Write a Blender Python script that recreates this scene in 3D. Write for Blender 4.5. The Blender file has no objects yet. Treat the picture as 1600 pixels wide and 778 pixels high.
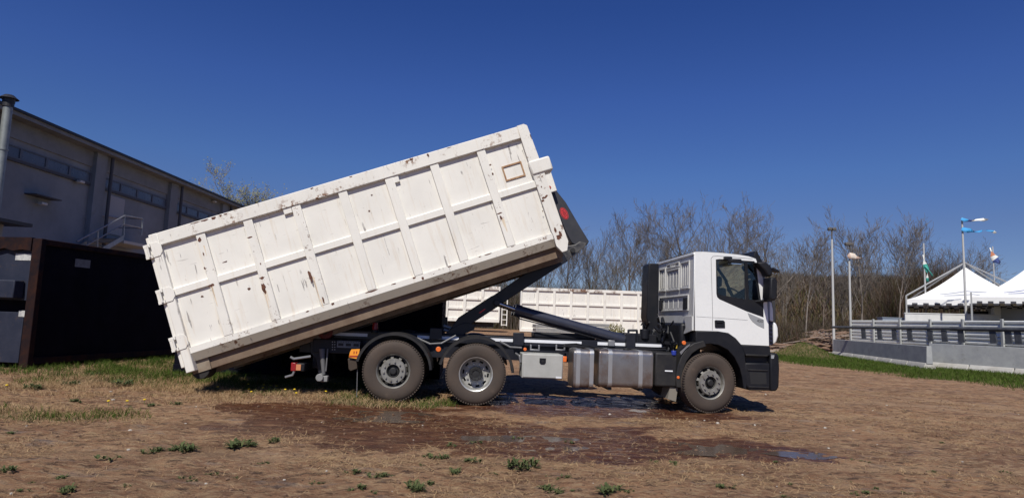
import bpy, bmesh, math, random
import numpy as np
from math import sin, cos, pi, radians, tan, atan, sqrt
from mathutils import Matrix, Vector, noise
random.seed(7); rng = np.random.default_rng(7)
scene = bpy.context.scene
col = scene.collection

# ---------------------------------------------------------------- camera
FPX = 1000.0; PITCH = radians(6.3); ROLL = radians(2.0); EYE = 1.45
fw = Vector((0, cos(PITCH), sin(PITCH))); up0 = Vector((0, -sin(PITCH), cos(PITCH))); rt0 = Vector((1, 0, 0))
rt = cos(ROLL)*rt0 + sin(ROLL)*up0; up = -sin(ROLL)*rt0 + cos(ROLL)*up0
CAM = Vector((0, 0, EYE))
cd = bpy.data.cameras.new('camera'); cd.sensor_width = 36; cd.lens = 36*FPX/1600; cd.clip_start = .1; cd.clip_end = 2000
cam = bpy.data.objects.new('camera', cd); col.objects.link(cam)
m4 = Matrix.Identity(4)
for i in range(3):
    m4[i][0] = rt[i]; m4[i][1] = up[i]; m4[i][2] = -fw[i]; m4[i][3] = CAM[i]
cam.matrix_world = m4
scene.camera = cam

# ---------------------------------------------------------------- light
SUN_EL = radians(50); SUN_AZ = radians(13)          # sun behind the camera, a little to its left
to_sun = Vector((-sin(SUN_AZ)*cos(SUN_EL), -cos(SUN_AZ)*cos(SUN_EL), sin(SUN_EL)))
w = bpy.data.worlds.new('World'); scene.world = w; w.use_nodes = True
nt = w.node_tree; nt.nodes.clear()
sky = nt.nodes.new('ShaderNodeTexSky'); sky.sky_type = 'NISHITA'; sky.sun_disc = False
sky.sun_elevation = SUN_EL; sky.sun_rotation = pi + SUN_AZ
sky.altitude = 2000; sky.air_density = 1.0; sky.dust_density = 0.0; sky.ozone_density = 10.0
bg = nt.nodes.new('ShaderNodeBackground'); bg.inputs['Strength'].default_value = 0.093
wo = nt.nodes.new('ShaderNodeOutputWorld')
tint = nt.nodes.new('ShaderNodeMix'); tint.data_type = 'RGBA'; tint.blend_type = 'MULTIPLY'; tint.inputs[0].default_value = 1; wtc = nt.nodes.new('ShaderNodeTexCoord'); wsp = nt.nodes.new('ShaderNodeSeparateXYZ'); wcr = nt.nodes.new('ShaderNodeValToRGB')
nt.links.new(wtc.outputs['Generated'], wsp.inputs[0]); nt.links.new(wsp.outputs['Z'], wcr.inputs[0]); nt.links.new(wcr.outputs[0], tint.inputs[7])
el_ = wcr.color_ramp.elements
for i_, (z_, c_) in enumerate(((0.0, (1.24, 1.0, .95)), (.147, (1.21, 1.03, 1.11)), (.22, (1.13, 1.16, 1.37)), (.33, (.97, 1.08, 1.55)), (.45, (.73, .93, 1.5)))):
    e_ = el_[i_] if i_ < 2 else el_.new(z_)
    e_.position = z_; e_.color = tuple(q/1.6 for q in c_)+(1,)
nt.links.new(sky.outputs[0], tint.inputs[6]); nt.links.new(tint.outputs[2], bg.inputs[0]); nt.links.new(bg.outputs[0], wo.inputs[0])
sl = bpy.data.lights.new('sun', 'SUN'); sl.energy = 4.7; sl.angle = radians(.5); sl.color = (1, .955, .865)
so = bpy.data.objects.new('sun', sl); col.objects.link(so); so.rotation_euler = to_sun.to_track_quat('Z', 'Y').to_euler()
vs = scene.view_settings; vs.view_transform = 'Standard'; vs.look = 'None'; vs.exposure = 0.0; vs.gamma = 1

# ---------------------------------------------------------------- helpers
SLOPE = -0.008
def sstep(a, b, x):
    t = np.clip((np.asarray(x, float)-a)/(b-a), 0, 1); return t*t*(3-2*t)
def rise(x, y):
    """bank behind the truck"""
    return .78*sstep(21, 29, y)*(1-sstep(7.5, 13, x))*sstep(-12, -7, x)
def gz(x, y):
    return SLOPE*np.clip(x, -14, 14) + rise(x, y)

def ray(px, py): return fw*FPX + rt*(px-800) - up*(py-389)
def ground(px, py):
    r = ray(px, py); t = -EYE/(r.z - SLOPE*r.x); p = CAM + r*t; return p
def at(px, py, Y):
    r = ray(px, py); t = Y/r.y; return CAM + r*t
def zat(px, py, Y): return at(px, py, Y).z
def xat(px, Y, z=1.5):
    # x of image column px at distance Y and height z
    p = None; py = 500
    for _ in range(6):
        p = at(px, py, Y); d = p - CAM
        q = Vector((p.x, Y, z)) - CAM; zc = q.dot(fw); py = 389 - FPX*q.dot(up)/zc
    return p.x

def tag(o, label=None, cat=None, group=None, kind=None):
    if label: o['label'] = label
    if cat: o['category'] = cat
    if group: o['group'] = group
    if kind: o['kind'] = kind
    return o
def empty(name, loc=(0, 0, 0), rz=0, label=None, cat=None, group=None):
    o = bpy.data.objects.new(name, None); col.objects.link(o); o.location = loc; o.rotation_euler = (0, 0, rz)
    o.empty_display_size = .2
    return tag(o, label, cat, group)

MATS = {}
def mat(name, rgb, rough=.6, metal=0, spec=.5, var=.0, vscale=4.0, rgb2=None, bump=0, bscale=40., dirt=None, dscale=3., damt=.5, coord='Object', coat=0, stretch=None):
    if name in MATS: return MATS[name]
    m = bpy.data.materials.new(name); m.use_nodes = True; MATS[name] = m
    n = m.node_tree.nodes; L = m.node_tree.links; b = n['Principled BSDF']
    b.inputs['Base Color'].default_value = (*rgb, 1); b.inputs['Roughness'].default_value = rough
    b.inputs['Metallic'].default_value = metal; b.inputs['Specular IOR Level'].default_value = spec
    b.inputs['Coat Weight'].default_value = coat
    tc = n.new('ShaderNodeTexCoord'); src = tc.outputs[coord]
    if stretch:
        mp = n.new('ShaderNodeMapping'); mp.inputs['Scale'].default_value = stretch; L.new(src, mp.inputs[0]); src = mp.outputs[0]
    cur = None
    if rgb2:
        t = n.new('ShaderNodeTexNoise'); t.inputs['Scale'].default_value = vscale; t.inputs['Detail'].default_value = 8; t.inputs['Roughness'].default_value = .65
        L.new(src, t.inputs['Vector'])
        r = n.new('ShaderNodeMapRange'); r.inputs[1].default_value = .35; r.inputs[2].default_value = .65; L.new(t.outputs[0], r.inputs[0])
        mx = n.new('ShaderNodeMix'); mx.data_type = 'RGBA'; mx.inputs[6].default_value = (*rgb, 1); mx.inputs[7].default_value = (*rgb2, 1)
        L.new(r.outputs[0], mx.inputs[0]); cur = mx.outputs[2]
    if dirt:
        t = n.new('ShaderNodeTexNoise'); t.inputs['Scale'].default_value = dscale; t.inputs['Detail'].default_value = 10; t.inputs['Roughness'].default_value = .7
        L.new(src, t.inputs['Vector'])
        r = n.new('ShaderNodeMapRange'); r.inputs[1].default_value = 1-damt; r.inputs[2].default_value = 1-damt+.18; L.new(t.outputs[0], r.inputs[0])
        mx = n.new('ShaderNodeMix'); mx.data_type = 'RGBA'
        if cur: L.new(cur, mx.inputs[6])
        else: mx.inputs[6].default_value = (*rgb, 1)
        mx.inputs[7].default_value = (*dirt, 1); L.new(r.outputs[0], mx.inputs[0]); cur = mx.outputs[2]
    if cur: L.new(cur, b.inputs['Base Color'])
    # roughness always varies a little
    t = n.new('ShaderNodeTexNoise'); t.inputs['Scale'].default_value = 9; t.inputs['Detail'].default_value = 5; L.new(src, t.inputs['Vector'])
    r = n.new('ShaderNodeMapRange'); r.inputs[3].default_value = max(rough-.12, .02); r.inputs[4].default_value = min(rough+.12, 1); L.new(t.outputs[0], r.inputs[0]); L.new(r.outputs[0], b.inputs['Roughness'])
    if bump:
        t = n.new('ShaderNodeTexNoise'); t.inputs['Scale'].default_value = bscale; t.inputs['Detail'].default_value = 6; L.new(src, t.inputs['Vector'])
        bp = n.new('ShaderNodeBump'); bp.inputs['Strength'].default_value = 1; bp.inputs['Distance'].default_value = bump
        L.new(t.outputs[0], bp.inputs['Height']); L.new(bp.outputs[0], b.inputs['Normal'])
    return m

class MB:
    """collects shapes for ONE mesh"""
    def __init__(s): s.v = []; s.f = []; s.m = []; s.mi = 0
    def face(s, pts):
        n = len(s.v); s.v += [tuple(p) for p in pts]; s.f.append(tuple(range(n, n+len(pts)))); s.m.append(s.mi)
    def box(s, a, b, c, d, e, f, M=None):
        if a > b: a, b = b, a
        if c > d: c, d = d, c
        if e > f: e, f = f, e
        P = [(x, y, z) for x in (a, b) for y in (c, d) for z in (e, f)]
        if M: P = [tuple(M @ Vector(p)) for p in P]
        n = len(s.v); s.v += P
        for q in ((0, 1, 3, 2), (4, 6, 7, 5), (0, 4, 5, 1), (2, 3, 7, 6), (0, 2, 6, 4), (1, 5, 7, 3)):
            s.f.append(tuple(n+i for i in q)); s.m.append(s.mi)
        return s
    def prism(s, poly, y0, y1):
        """poly of (x,z) extruded along y"""
        n = len(s.v); k = len(poly)
        ar = sum(poly[i][0]*poly[(i+1) % k][1]-poly[(i+1) % k][0]*poly[i][1] for i in range(k))
        if ar < 0: poly = poly[::-1]
        s.v += [(x, y0, z) for x, z in poly]+[(x, y1, z) for x, z in poly]
        s.f.append(tuple(n+i for i in range(k))); s.f.append(tuple(n+k+i for i in reversed(range(k)))); s.m += [s.mi]*2
        for i in range(k):
            j = (i+1) % k; s.f.append((n+i, n+k+i, n+k+j, n+j)); s.m.append(s.mi)
        return s
    def prismx(s, poly, x0, x1):
        """poly of (y,z) extruded along x"""
        n = len(s.v); k = len(poly)
        ar = sum(poly[i][0]*poly[(i+1) % k][1]-poly[(i+1) % k][0]*poly[i][1] for i in range(k))
        if ar < 0: poly = poly[::-1]
        s.v += [(x0, y, z) for y, z in poly]+[(x1, y, z) for y, z in poly]
        s.f.append(tuple(n+i for i in reversed(range(k)))); s.f.append(tuple(n+k+i for i in range(k))); s.m += [s.mi]*2
        for i in range(k):
            j = (i+1) % k; s.f.append((n+i, n+j, n+k+j, n+k+i)); s.m.append(s.mi)
        return s
    def prismz(s, poly, z0, z1):
        n = len(s.v); k = len(poly)
        ar = sum(poly[i][0]*poly[(i+1) % k][1]-poly[(i+1) % k][0]*poly[i][1] for i in range(k))
        if ar < 0: poly = poly[::-1]
        s.v += [(x, y, z0) for x, y in poly]+[(x, y, z1) for x, y in poly]
        s.f.append(tuple(n+i for i in reversed(range(k)))); s.f.append(tuple(n+k+i for i in range(k))); s.m += [s.mi]*2
        for i in range(k):
            j = (i+1) % k; s.f.append((n+i, n+j, n+k+j, n+k+i)); s.m.append(s.mi)
        return s
    def cyl(s, p0, p1, r0, r1=None, seg=12, caps=True):
        r1 = r0 if r1 is None else r1
        p0 = Vector(p0); p1 = Vector(p1); d = (p1-p0).normalized()
        a = d.orthogonal().normalized(); b = d.cross(a); n = len(s.v)
        for p, r in ((p0, r0), (p1, r1)):
            for i in range(seg):
                t = 2*pi*i/seg; s.v.append(tuple(p+(a*cos(t)+b*sin(t))*r))
        for i in range(seg):
            j = (i+1) % seg; s.f.append((n+i, n+j, n+seg+j, n+seg+i)); s.m.append(s.mi)
        if caps: s.f += [tuple(n+i for i in reversed(range(seg))), tuple(n+seg+i for i in range(seg))]; s.m += [s.mi]*2
        return s
    def tube(s, pts, r, seg=8):
        pts = [Vector(p) for p in pts]
        for i in range(len(pts)-1): s.cyl(pts[i], pts[i+1], r, seg=seg)
        for p in pts[1:-1]: s.ball(p, r, 6, 4)
        return s
    def ball(s, c, r, nu=12, nv=8, sc=(1, 1, 1)):
        n = len(s.v); c = Vector(c)
        for j in range(1, nv):
            t = pi*j/nv
            for i in range(nu):
                u = 2*pi*i/nu; s.v.append((c.x+r*sc[0]*sin(t)*cos(u), c.y+r*sc[1]*sin(t)*sin(u), c.z+r*sc[2]*cos(t)))
        s.v.append((c.x, c.y, c.z+r*sc[2])); s.v.append((c.x, c.y, c.z-r*sc[2])); top = len(s.v)-2; bot = top+1
        for j in range(nv-2):
            for i in range(nu):
                k = (i+1) % nu; a = n+j*nu; b = a+nu
                s.f.append((a+i, b+i, b+k, a+k)); s.m.append(s.mi)
        for i in range(nu):
            k = (i+1) % nu; s.f.append((top, n+i, n+k)); s.m.append(s.mi)
            e = n+(nv-2)*nu; s.f.append((bot, e+k, e+i)); s.m.append(s.mi)
        return s
    def lathe(s, prof, seg=48, skip=None, c=(0, 0, 0)):
        """prof of (y, r) turned about the y axis"""
        n = len(s.v); k = len(prof)
        for i in range(seg):
            t = 2*pi*i/seg
            for y, r in prof: s.v.append((c[0]+r*cos(t), c[1]+y, c[2]+r*sin(t)))
        for i in range(seg):
            j = (i+1) % seg
            for q in range(k-1):
                if skip and skip(i, q): continue
                s.f.append((n+i*k+q, n+i*k+q+1, n+j*k+q+1, n+j*k+q)); s.m.append(s.mi)
        return s
    def build(s, name, mats, parent=None, bevel=0, smooth=False, seg=2, ang=35):
        me = bpy.data.meshes.new(name); me.from_pydata(s.v, [], s.f)
        for m in (mats if isinstance(mats, (list, tuple)) else [mats]): me.materials.append(m)
        if any(s.m): me.polygons.foreach_set('material_index', s.m)
        bm = bmesh.new(); bm.from_mesh(me); bmesh.ops.remove_doubles(bm, verts=bm.verts, dist=1e-5) if smooth else None
        bmesh.ops.recalc_face_normals(bm, faces=bm.faces); bm.to_mesh(me); bm.free()
        o = bpy.data.objects.new(name, me); col.objects.link(o)
        if parent: o.parent = parent
        if bevel:
            b = o.modifiers.new('bevel', 'BEVEL'); b.width = bevel; b.segments = seg; b.limit_method = 'ANGLE'; b.angle_limit = radians(40); b.harden_normals = False
        if smooth or bevel:
            me.polygons.foreach_set('use_smooth', [True]*len(me.polygons))
            try: me.set_sharp_from_angle(angle=radians(ang))
            except Exception: pass
        return o

def plate(name, outline, holes, y0, y1, m, parent=None, bevel=0):
    """flat plate in the x-z plane with holes, thickness y0..y1"""
    cu = bpy.data.curves.new('c', 'CURVE'); cu.dimensions = '2D'; cu.fill_mode = 'BOTH'; cu.extrude = abs(y1-y0)/2
    for poly in [outline]+list(holes):
        sp = cu.splines.new('POLY'); sp.points.add(len(poly)-1)
        for i, (x, z) in enumerate(poly): sp.points[i].co = (x, z, 0, 1)
        sp.use_cyclic_u = True
    t = bpy.data.objects.new('tmp', cu); col.objects.link(t)
    dg = bpy.context.evaluated_depsgraph_get(); me = bpy.data.meshes.new_from_object(t.evaluated_get(dg))
    bpy.data.objects.remove(t); bpy.data.curves.remove(cu)
    me.transform(Matrix.Translation((0, (y0+y1)/2, 0)) @ Matrix.Rotation(pi/2, 4, 'X'))
    bm = bmesh.new(); bm.from_mesh(me); bmesh.ops.remove_doubles(bm, verts=bm.verts, dist=1e-5)
    bmesh.ops.recalc_face_normals(bm, faces=bm.faces); bm.to_mesh(me); bm.free()
    me.materials.clear(); me.materials.append(m); me.name = name
    for p in me.polygons: p.material_index = 0
    o = bpy.data.objects.new(name, me); col.objects.link(o)
    if parent: o.parent = parent
    return o

def text(name, s, size, M, m, parent=None, ext=.002):
    cu = bpy.data.curves.new('c', 'FONT'); cu.body = s; cu.size = size; cu.extrude = ext; cu.align_x = 'CENTER'; cu.align_y = 'CENTER'; cu.resolution_u = 3
    t = bpy.data.objects.new('tmp', cu); col.objects.link(t)
    dg = bpy.context.evaluated_depsgraph_get(); me = bpy.data.meshes.new_from_object(t.evaluated_get(dg))
    bpy.data.objects.remove(t); bpy.data.curves.remove(cu)
    me.transform(M); me.materials.clear(); me.materials.append(m); me.name = name
    for p in me.polygons: p.material_index = 0
    o = bpy.data.objects.new(name, me); col.objects.link(o)
    if parent: o.parent = parent
    return o

def picker(M):
    """image point -> (x,z) on the plane y=v of a local frame M; and on x=u -> (y,z)"""
    Mi = M.inverted(); c = Mi @ CAM
    def P(px, py, v=0.0):
        r = Mi.to_3x3() @ ray(px, py); t = (v-c.y)/r.y; q = c+r*t; return (q.x, q.z)
    def PU(px, py, u):
        r = Mi.to_3x3() @ ray(px, py); t = (u-c.x)/r.x; q = c+r*t; return (q.y, q.z)
    return P, PU

def big_mesh(name, V, F, mats, mi=None, attrs=None, smooth=False):
    """V (n,3) array, F (m,k) array"""
    me = bpy.data.meshes.new(name); V = np.asarray(V, np.float32); F = np.asarray(F, np.int32); k = F.shape[1]
    me.vertices.add(len(V)); me.vertices.foreach_set('co', V.ravel())
    me.loops.add(F.size); me.loops.foreach_set('vertex_index', F.ravel())
    me.polygons.add(len(F)); me.polygons.foreach_set('loop_start', np.arange(0, F.size, k, dtype=np.int32))
    me.polygons.foreach_set('loop_total', np.full(len(F), k, np.int32))
    for m in mats: me.materials.append(m)
    if mi is not None: me.polygons.foreach_set('material_index', np.asarray(mi, np.int32))
    if smooth: me.polygons.foreach_set('use_smooth', np.ones(len(F), bool))
    me.update(calc_edges=True)
    if attrs:
        for an, vals in attrs.items():
            a = me.attributes.new(an, 'FLOAT', 'POINT'); a.data.foreach_set('value', np.asarray(vals, np.float32))
    o = bpy.data.objects.new(name, me); col.objects.link(o); return o

def vnoise(x, y, seed=0):
    """2-D value noise, 0..1"""
    x = np.asarray(x, float); y = np.asarray(y, float)
    xi = np.floor(x).astype(np.int64); yi = np.floor(y).astype(np.int64); fx = x-xi; fy = y-yi
    fx = fx*fx*(3-2*fx); fy = fy*fy*(3-2*fy)
    def h(a, b):
        n = (a*374761393 + b*668265263 + seed*974711) & 0x7fffffff
        n = ((n ^ (n >> 13))*1274126177) & 0x7fffffff
        return ((n ^ (n >> 16)) & 0xffff)/65535.
    return (h(xi, yi)*(1-fx)+h(xi+1, yi)*fx)*(1-fy)+(h(xi, yi+1)*(1-fx)+h(xi+1, yi+1)*fx)*fy
def fbm(x, y, seed=0, oct=4):
    s = 0; a = .5; t = 0
    for k in range(oct): s = s+a*vnoise(x*2**k, y*2**k, seed+k*17); t += a; a *= .55
    return s/t

# ---------------------------------------------------------------- frames
OT = ground(743, 633)
MT = Matrix.Translation(OT) @ Matrix.Rotation(radians(4.0), 4, 'Z') @ Matrix.Rotation(.008, 4, 'Y')
T, TU = picker(MT)
CB = (-4.79, .50)
MC = MT @ Matrix.Translation((CB[0], 0, CB[1])) @ Matrix.Rotation(-radians(20.4), 4, 'Y')
K, KU = picker(MC)

#@@GROUND
# ================================================================= GROUND
def ell(x, y, cx, cy, rx, ry, soft=.5, seed=3, namp=.5, nsc=1.2):
    d = np.sqrt(((x-cx)/rx)**2+((y-cy)/ry)**2) + (fbm(x*nsc, y*nsc*1.6, seed)-.5)*namp*2
    return 1-sstep(1-soft/2, 1+soft/2, d)
def wet_f(x, y):
    x = x+(fbm(x*1.1, y*2.2, 91)-.5)*1.8; y = y+(fbm(x*.9, y*1.5, 92)-.5)*1.1
    a = ell(x, y, .1, 8.2, 3.4, 1.15, .35, 11)         # mud in front of the truck
    b = ell(x, y, 2.2, 8.1, 1.9, .75, .3, 12)
    c = ell(x, y, -2.2, 9.6, 2.2, .9, .35, 13)
    d = ell(x, y, 1.6, 11.6, 2.8, 1.6, .35, 14)
    e = ell(x, y, 3.1, 7.8, 1.25, .35, .3, 15)
    return np.clip(np.maximum.reduce([a, b, c, d, e]), 0, 1)
def grass_f(x, y):
    g = np.zeros_like(x, float)
    # strip along the left containers
    g = np.maximum(g, ell(x, y, -5.6, 12.9, 3.4, 1.5, .9, 21, .9)*.6)
    g = np.maximum(g, ell(x, y, -2.0, 10.95, .95, .75, .4, 22, .35))
    g = np.maximum(g, ell(x, y, -6.2, 8.3, 1.2, .45, .9, 23, .9)*.6)
    g = np.maximum(g, ell(x, y, -6.4, 15.5, 3.6, 2.6, .8, 24, .8)*.6)
    # verge by the concrete barriers: line from (13.0,30) to (18,18)
    for (px, py) in ():
        pass
    edge = 14.0+(32-y)*.16
    v = sstep(-1.6, 1.0, (x-edge)+(fbm(x*.6, y*.6, 31)-.5)*4)*sstep(12.5, 15, y)*(1-sstep(38, 42, y))
    g = np.maximum(g, v)
    g = np.maximum(g, sstep(45, 60, y)*.8)
    return np.clip(g, 0, 1)
def mound_f(x, y):  # grassy hump at the end of the barrier
    return .75*np.exp(-(((x-17.9)/1.0)**2+((y-39.2)/2.2)**2))
def track_f(x, y):
    t = np.zeros_like(x, float)
    for off in (.17, 2.33):
        d = np.abs(y-(OT.y+tan(radians(4))*(x-OT.x)+off)+(fbm(x*.8, y*.3, 101)-.5)*.25); t = np.maximum(t, (1-sstep(.12, .24, d))*sstep(3.8, 5, x)*(1-sstep(13, 17, x)))
    for off in (0, 2.1):
        d = np.abs((y-(17.0-(x-5.5)))/1.414-off+(fbm(x*.7, y*.7, 103)-.5)*.5); t = np.maximum(t, (1-sstep(.15, .4, d))*sstep(4.5, 6, x)*(1-sstep(14, 16, x))*.9)
    d = np.abs(y-(6.9+.12*x)+(fbm(x*.5, y*.5, 104)-.5)*.8); t = np.maximum(t, (1-sstep(.12, .3, d))*.55)
    return t*(.5+.5*sstep(.35, .6, fbm(x*2, y*2, 105)))
def relief(x, y, wet):
    n = (fbm(x*1.3, y*1.3, 5)-.5)*.07+(fbm(x*5, y*6, 6)-.5)*.05+(fbm(x*16, y*18, 8, 3)-.5)*.024
    fade = 1-sstep(14, 30, y)
    return n*fade*(1-.45*wet)-.012*wet-track_f(x, y)*(.028-.012*np.abs(np.sin((x+y)*26)))*fade
def height(x, y):
    x = np.asarray(x, float); y = np.asarray(y, float)
    return gz(x, y)+relief(x, y, wet_f(x, y))+mound_f(x, y)
def hz(x, y): return float(height(np.array([x]), np.array([y]))[0])

s_in = np.linspace(-1.05, 1.05, 620); s_out = np.geomspace(1.08, 12, 26)
S = np.concatenate([-s_out[::-1], s_in, s_out]); R_ = np.geomspace(1.5, 900, 560)
XX = np.outer(R_, S); YY = np.repeat((R_-3)[:, None], len(S), 1)
X = XX.ravel(); Y = YY.ravel(); wet = wet_f(X, Y); gr = grass_f(X, Y)
V = np.stack([X, Y, height(X, Y)], 1); nr, nc = XX.shape
idx = np.arange(nr*nc).reshape(nr, nc)
F = np.stack([idx[:-1, :-1], idx[:-1, 1:], idx[1:, 1:], idx[1:, :-1]], -1).reshape(-1, 4)
gm = bpy.data.materials.new('bare_soil'); gm.use_nodes = True; MATS['soil'] = gm
n = gm.node_tree.nodes; L = gm.node_tree.links; b = n['Principled BSDF']; b.inputs['Specular IOR Level'].default_value = .25
tc = n.new('ShaderNodeTexCoord')
def tn(scale, detail=8, rough=.65, st=None):
    t = n.new('ShaderNodeTexNoise'); t.inputs['Scale'].default_value = scale; t.inputs['Detail'].default_value = detail; t.inputs['Roughness'].default_value = rough
    if st:
        mp = n.new('ShaderNodeMapping'); mp.inputs['Scale'].default_value = st[0]; mp.inputs['Rotation'].default_value = (0, 0, st[1]); L.new(tc.outputs['Object'], mp.inputs[0]); L.new(mp.outputs[0], t.inputs['Vector'])
    else: L.new(tc.outputs['Object'], t.inputs['Vector'])
    return t.outputs[0]
def mr(s, a, b_, c=0, d=1):
    r = n.new('ShaderNodeMapRange'); r.inputs[1].default_value = a; r.inputs[2].default_value = b_; r.inputs[3].default_value = c; r.inputs[4].default_value = d; L.new(s, r.inputs[0]); return r.outputs[0]
def mixc(f, a, c):
    mx = n.new('ShaderNodeMix'); mx.data_type = 'RGBA'
    for i, q in ((0, f), (6, a), (7, c)):
        if isinstance(q, tuple): mx.inputs[i].default_value = (*q, 1)
        elif isinstance(q, float): mx.inputs[i].default_value = q
        else: L.new(q, mx.inputs[i])
    return mx.outputs[2]
def mul(a, b_):
    q = n.new('ShaderNodeMath'); q.operation = 'MULTIPLY'
    for i, z in enumerate((a, b_)):
        if isinstance(z, float): q.inputs[i].default_value = z
        else: L.new(z, q.inputs[i])
    return q.outputs[0]
def attr(nm):
    a = n.new('ShaderNodeAttribute'); a.attribute_name = nm; return a.outputs['Fac']
c = mixc(mr(tn(.55), .35, .65), (.33, .175, .092), (.19, .10, .06))
c = mixc(mr(tn(1.7, 10, .7), .45, .62), c, (.36, .215, .12))
c = mixc(mul(mr(tn(7, 9, .75, ((1, 2.2, 1), .3)), .47, .62), .85), c, (.44, .31, .18))     # dry straw
c = mixc(mul(mr(tn(5, 10, .75, ((1, 1.8, 1), -.4)), .51, .60), .9), c, (.075, .042, .028))      # dark clods
c = mixc(mul(mr(tn(30, 6, .8), .58, .7), .55), c, (.38, .30, .23))
c = mixc(mul(mr(tn(.8, 9, .7, ((1, 1.7, 1), .2)), .52, .62), .6), c, (.13, .065, .035))
c = mixc(mul(mr(tn(2.3, 10, .7, ((.6, 1.4, 1), .1)), .56, .66), .5), c, (.23, .19, .17))    # grey dust
gsel = mul(attr('grass'), 1.0)
c = mixc(mr(gsel, .2, .9, 0, .7), c, mixc(mr(tn(9), .42, .66), (.045, .065, .015), (.17, .135, .06)))
c = mixc(mul(attr('track'), .55), c, (.40, .27, .165))
wa = attr('wet')
wetc = mixc(mr(tn(2.2, 9, .7, ((1, 2.6, 1), .05)), .45, .62), (.050, .017, .009), (.10, .040, .019))
wetc = mixc(mr(tn(3.5, 10, .78, ((.7, 3, 1), 0)), .53, .63), wetc, (.26, .15, .08))
wf = mr(wa, .25, .75); c = mixc(wf, c, wetc)
L.new(c, b.inputs['Base Color'])
ro = n.new('ShaderNodeMix'); ro.data_type = 'FLOAT'; L.new(wf, ro.inputs[0]); ro.inputs[2].default_value = .95
L.new(mr(tn(3.5, 8, .7, ((1, 2.4, 1), 0)), .42, .6, .16, .7), ro.inputs[3]); L.new(ro.outputs[0], b.inputs['Roughness'])
bp = n.new('ShaderNodeBump'); bp.inputs['Distance'].default_value = .06; L.new(mr(wf, 0, 1, 1, .35), bp.inputs['Strength'])
L.new(tn(11, 10, .78), bp.inputs['Height']); L.new(bp.outputs[0], b.inputs['Normal'])
g = big_mesh('ground', V, F, [gm], attrs={'wet': wet, 'grass': gr, 'track': track_f(X, Y)}, smooth=True); tag(g, kind='structure')

# puddle water: level sheets that the soil breaks through
wm = mat('muddy_water', (.085, .06, .045), .12, 0, .35, bump=.0015, bscale=6)
wm.node_tree.nodes['Principled BSDF'].inputs['IOR'].default_value = 1.45
def puddle(cx, cy, rx, ry, off, seed):
    mb = MB(); N = 60; rr = random.Random(seed)
    pts = []
    for i in range(N):
        t = 2*pi*i/N; k = .8+.4*noise.noise(Vector((cos(t)*1.6+seed, sin(t)*1.6, seed)))
        x = cx+cos(t)*rx*k; y = cy+sin(t)*ry*k; pts.append((x, y, float(gz(x, y))+off))
    mb.face(pts); o = mb.build('puddle_water', wm); tag(o, kind='structure'); return o
puddle(.25, 7.9, 1.5, .5, -.012, 1); puddle(2.2, 8.1, 1.4, .5, -.018, 2); puddle(1.7, 11.6, 1.7, 1.0, -.022, 3); puddle(-1.9, 9.5, 1.4, .6, -.016, 4)
puddle(3.55, 7.85, .62, .22, -.006, 5)

# dirt road far right
rd = MB()
for i in range(24):
    x0 = 6+i*2; x1 = x0+2
    rd.face([(x0, 40.5, .02+SLOPE*min(x0, 14)), (x1, 40.5, .02+SLOPE*min(x1, 14)), (x1, 47.5, .02+SLOPE*min(x1, 14)), (x0, 47.5, .02+SLOPE*min(x0, 14))])
tag(rd.build('dirt_road', mat('gravel', (.42, .36, .30), .95, rgb2=(.33, .27, .21), vscale=3, bump=.01)), kind='structure')

# blades -------------------------------------------------------------
def blades(P, h, wd, lean, seed=0):
    """P (n,3) base points, h heights, wd widths, lean horizontal reach -> triangles with a bend"""
    r = np.random.default_rng(seed); N = len(P); a = r.uniform(0, 2*pi, N); b_ = r.uniform(0, 2*pi, N)
    d = np.stack([np.cos(a), np.sin(a), np.zeros(N)], 1); s = np.stack([np.cos(b_), np.sin(b_), np.zeros(N)], 1)
    z = np.array([0, 0, 1.])
    p0 = P-s*wd[:, None]/2; p1 = P+s*wd[:, None]/2
    mid = P+d*(lean*.35)[:, None]+z*(h*.62)[:, None]; m0 = mid-s*wd[:, None]*.38; m1 = mid+s*wd[:, None]*.38
    tip = P+d*lean[:, None]+z*h[:, None]; tip2 = tip+s*.001
    V = np.stack([p0, p1, m1, m0, tip, tip2], 1).reshape(-1, 3); k = np.arange(N)*6
    F = np.concatenate([np.stack([k, k+1, k+2, k+3], 1), np.stack([k+3, k+2, k+5, k+4], 1)]); return V, F
def grass_mat(name, a, b_, c_):
    m = mat(name, a, .8, rgb2=b_, vscale=5, spec=.06, dirt=c_, dscale=7, damt=.42)
    return m
gmat = grass_mat('grass_green', (.038, .072, .012), (.075, .105, .02), (.20, .165, .07))
smat = grass_mat('straw', (.42, .30, .17), (.30, .19, .10), (.10, .06, .035))
def scatter(N, x0, x1, y0, y1, dens, seed):
    r = np.random.default_rng(seed); out = []
    x = r.uniform(x0, x1, N*8); y = r.uniform(y0, y1, N*8); k = r.uniform(0, 1, N*8) < dens(x, y); x = x[k][:N]; y = y[k][:N]
    return np.stack([x, y, height(x, y)-.003], 1)
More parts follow.
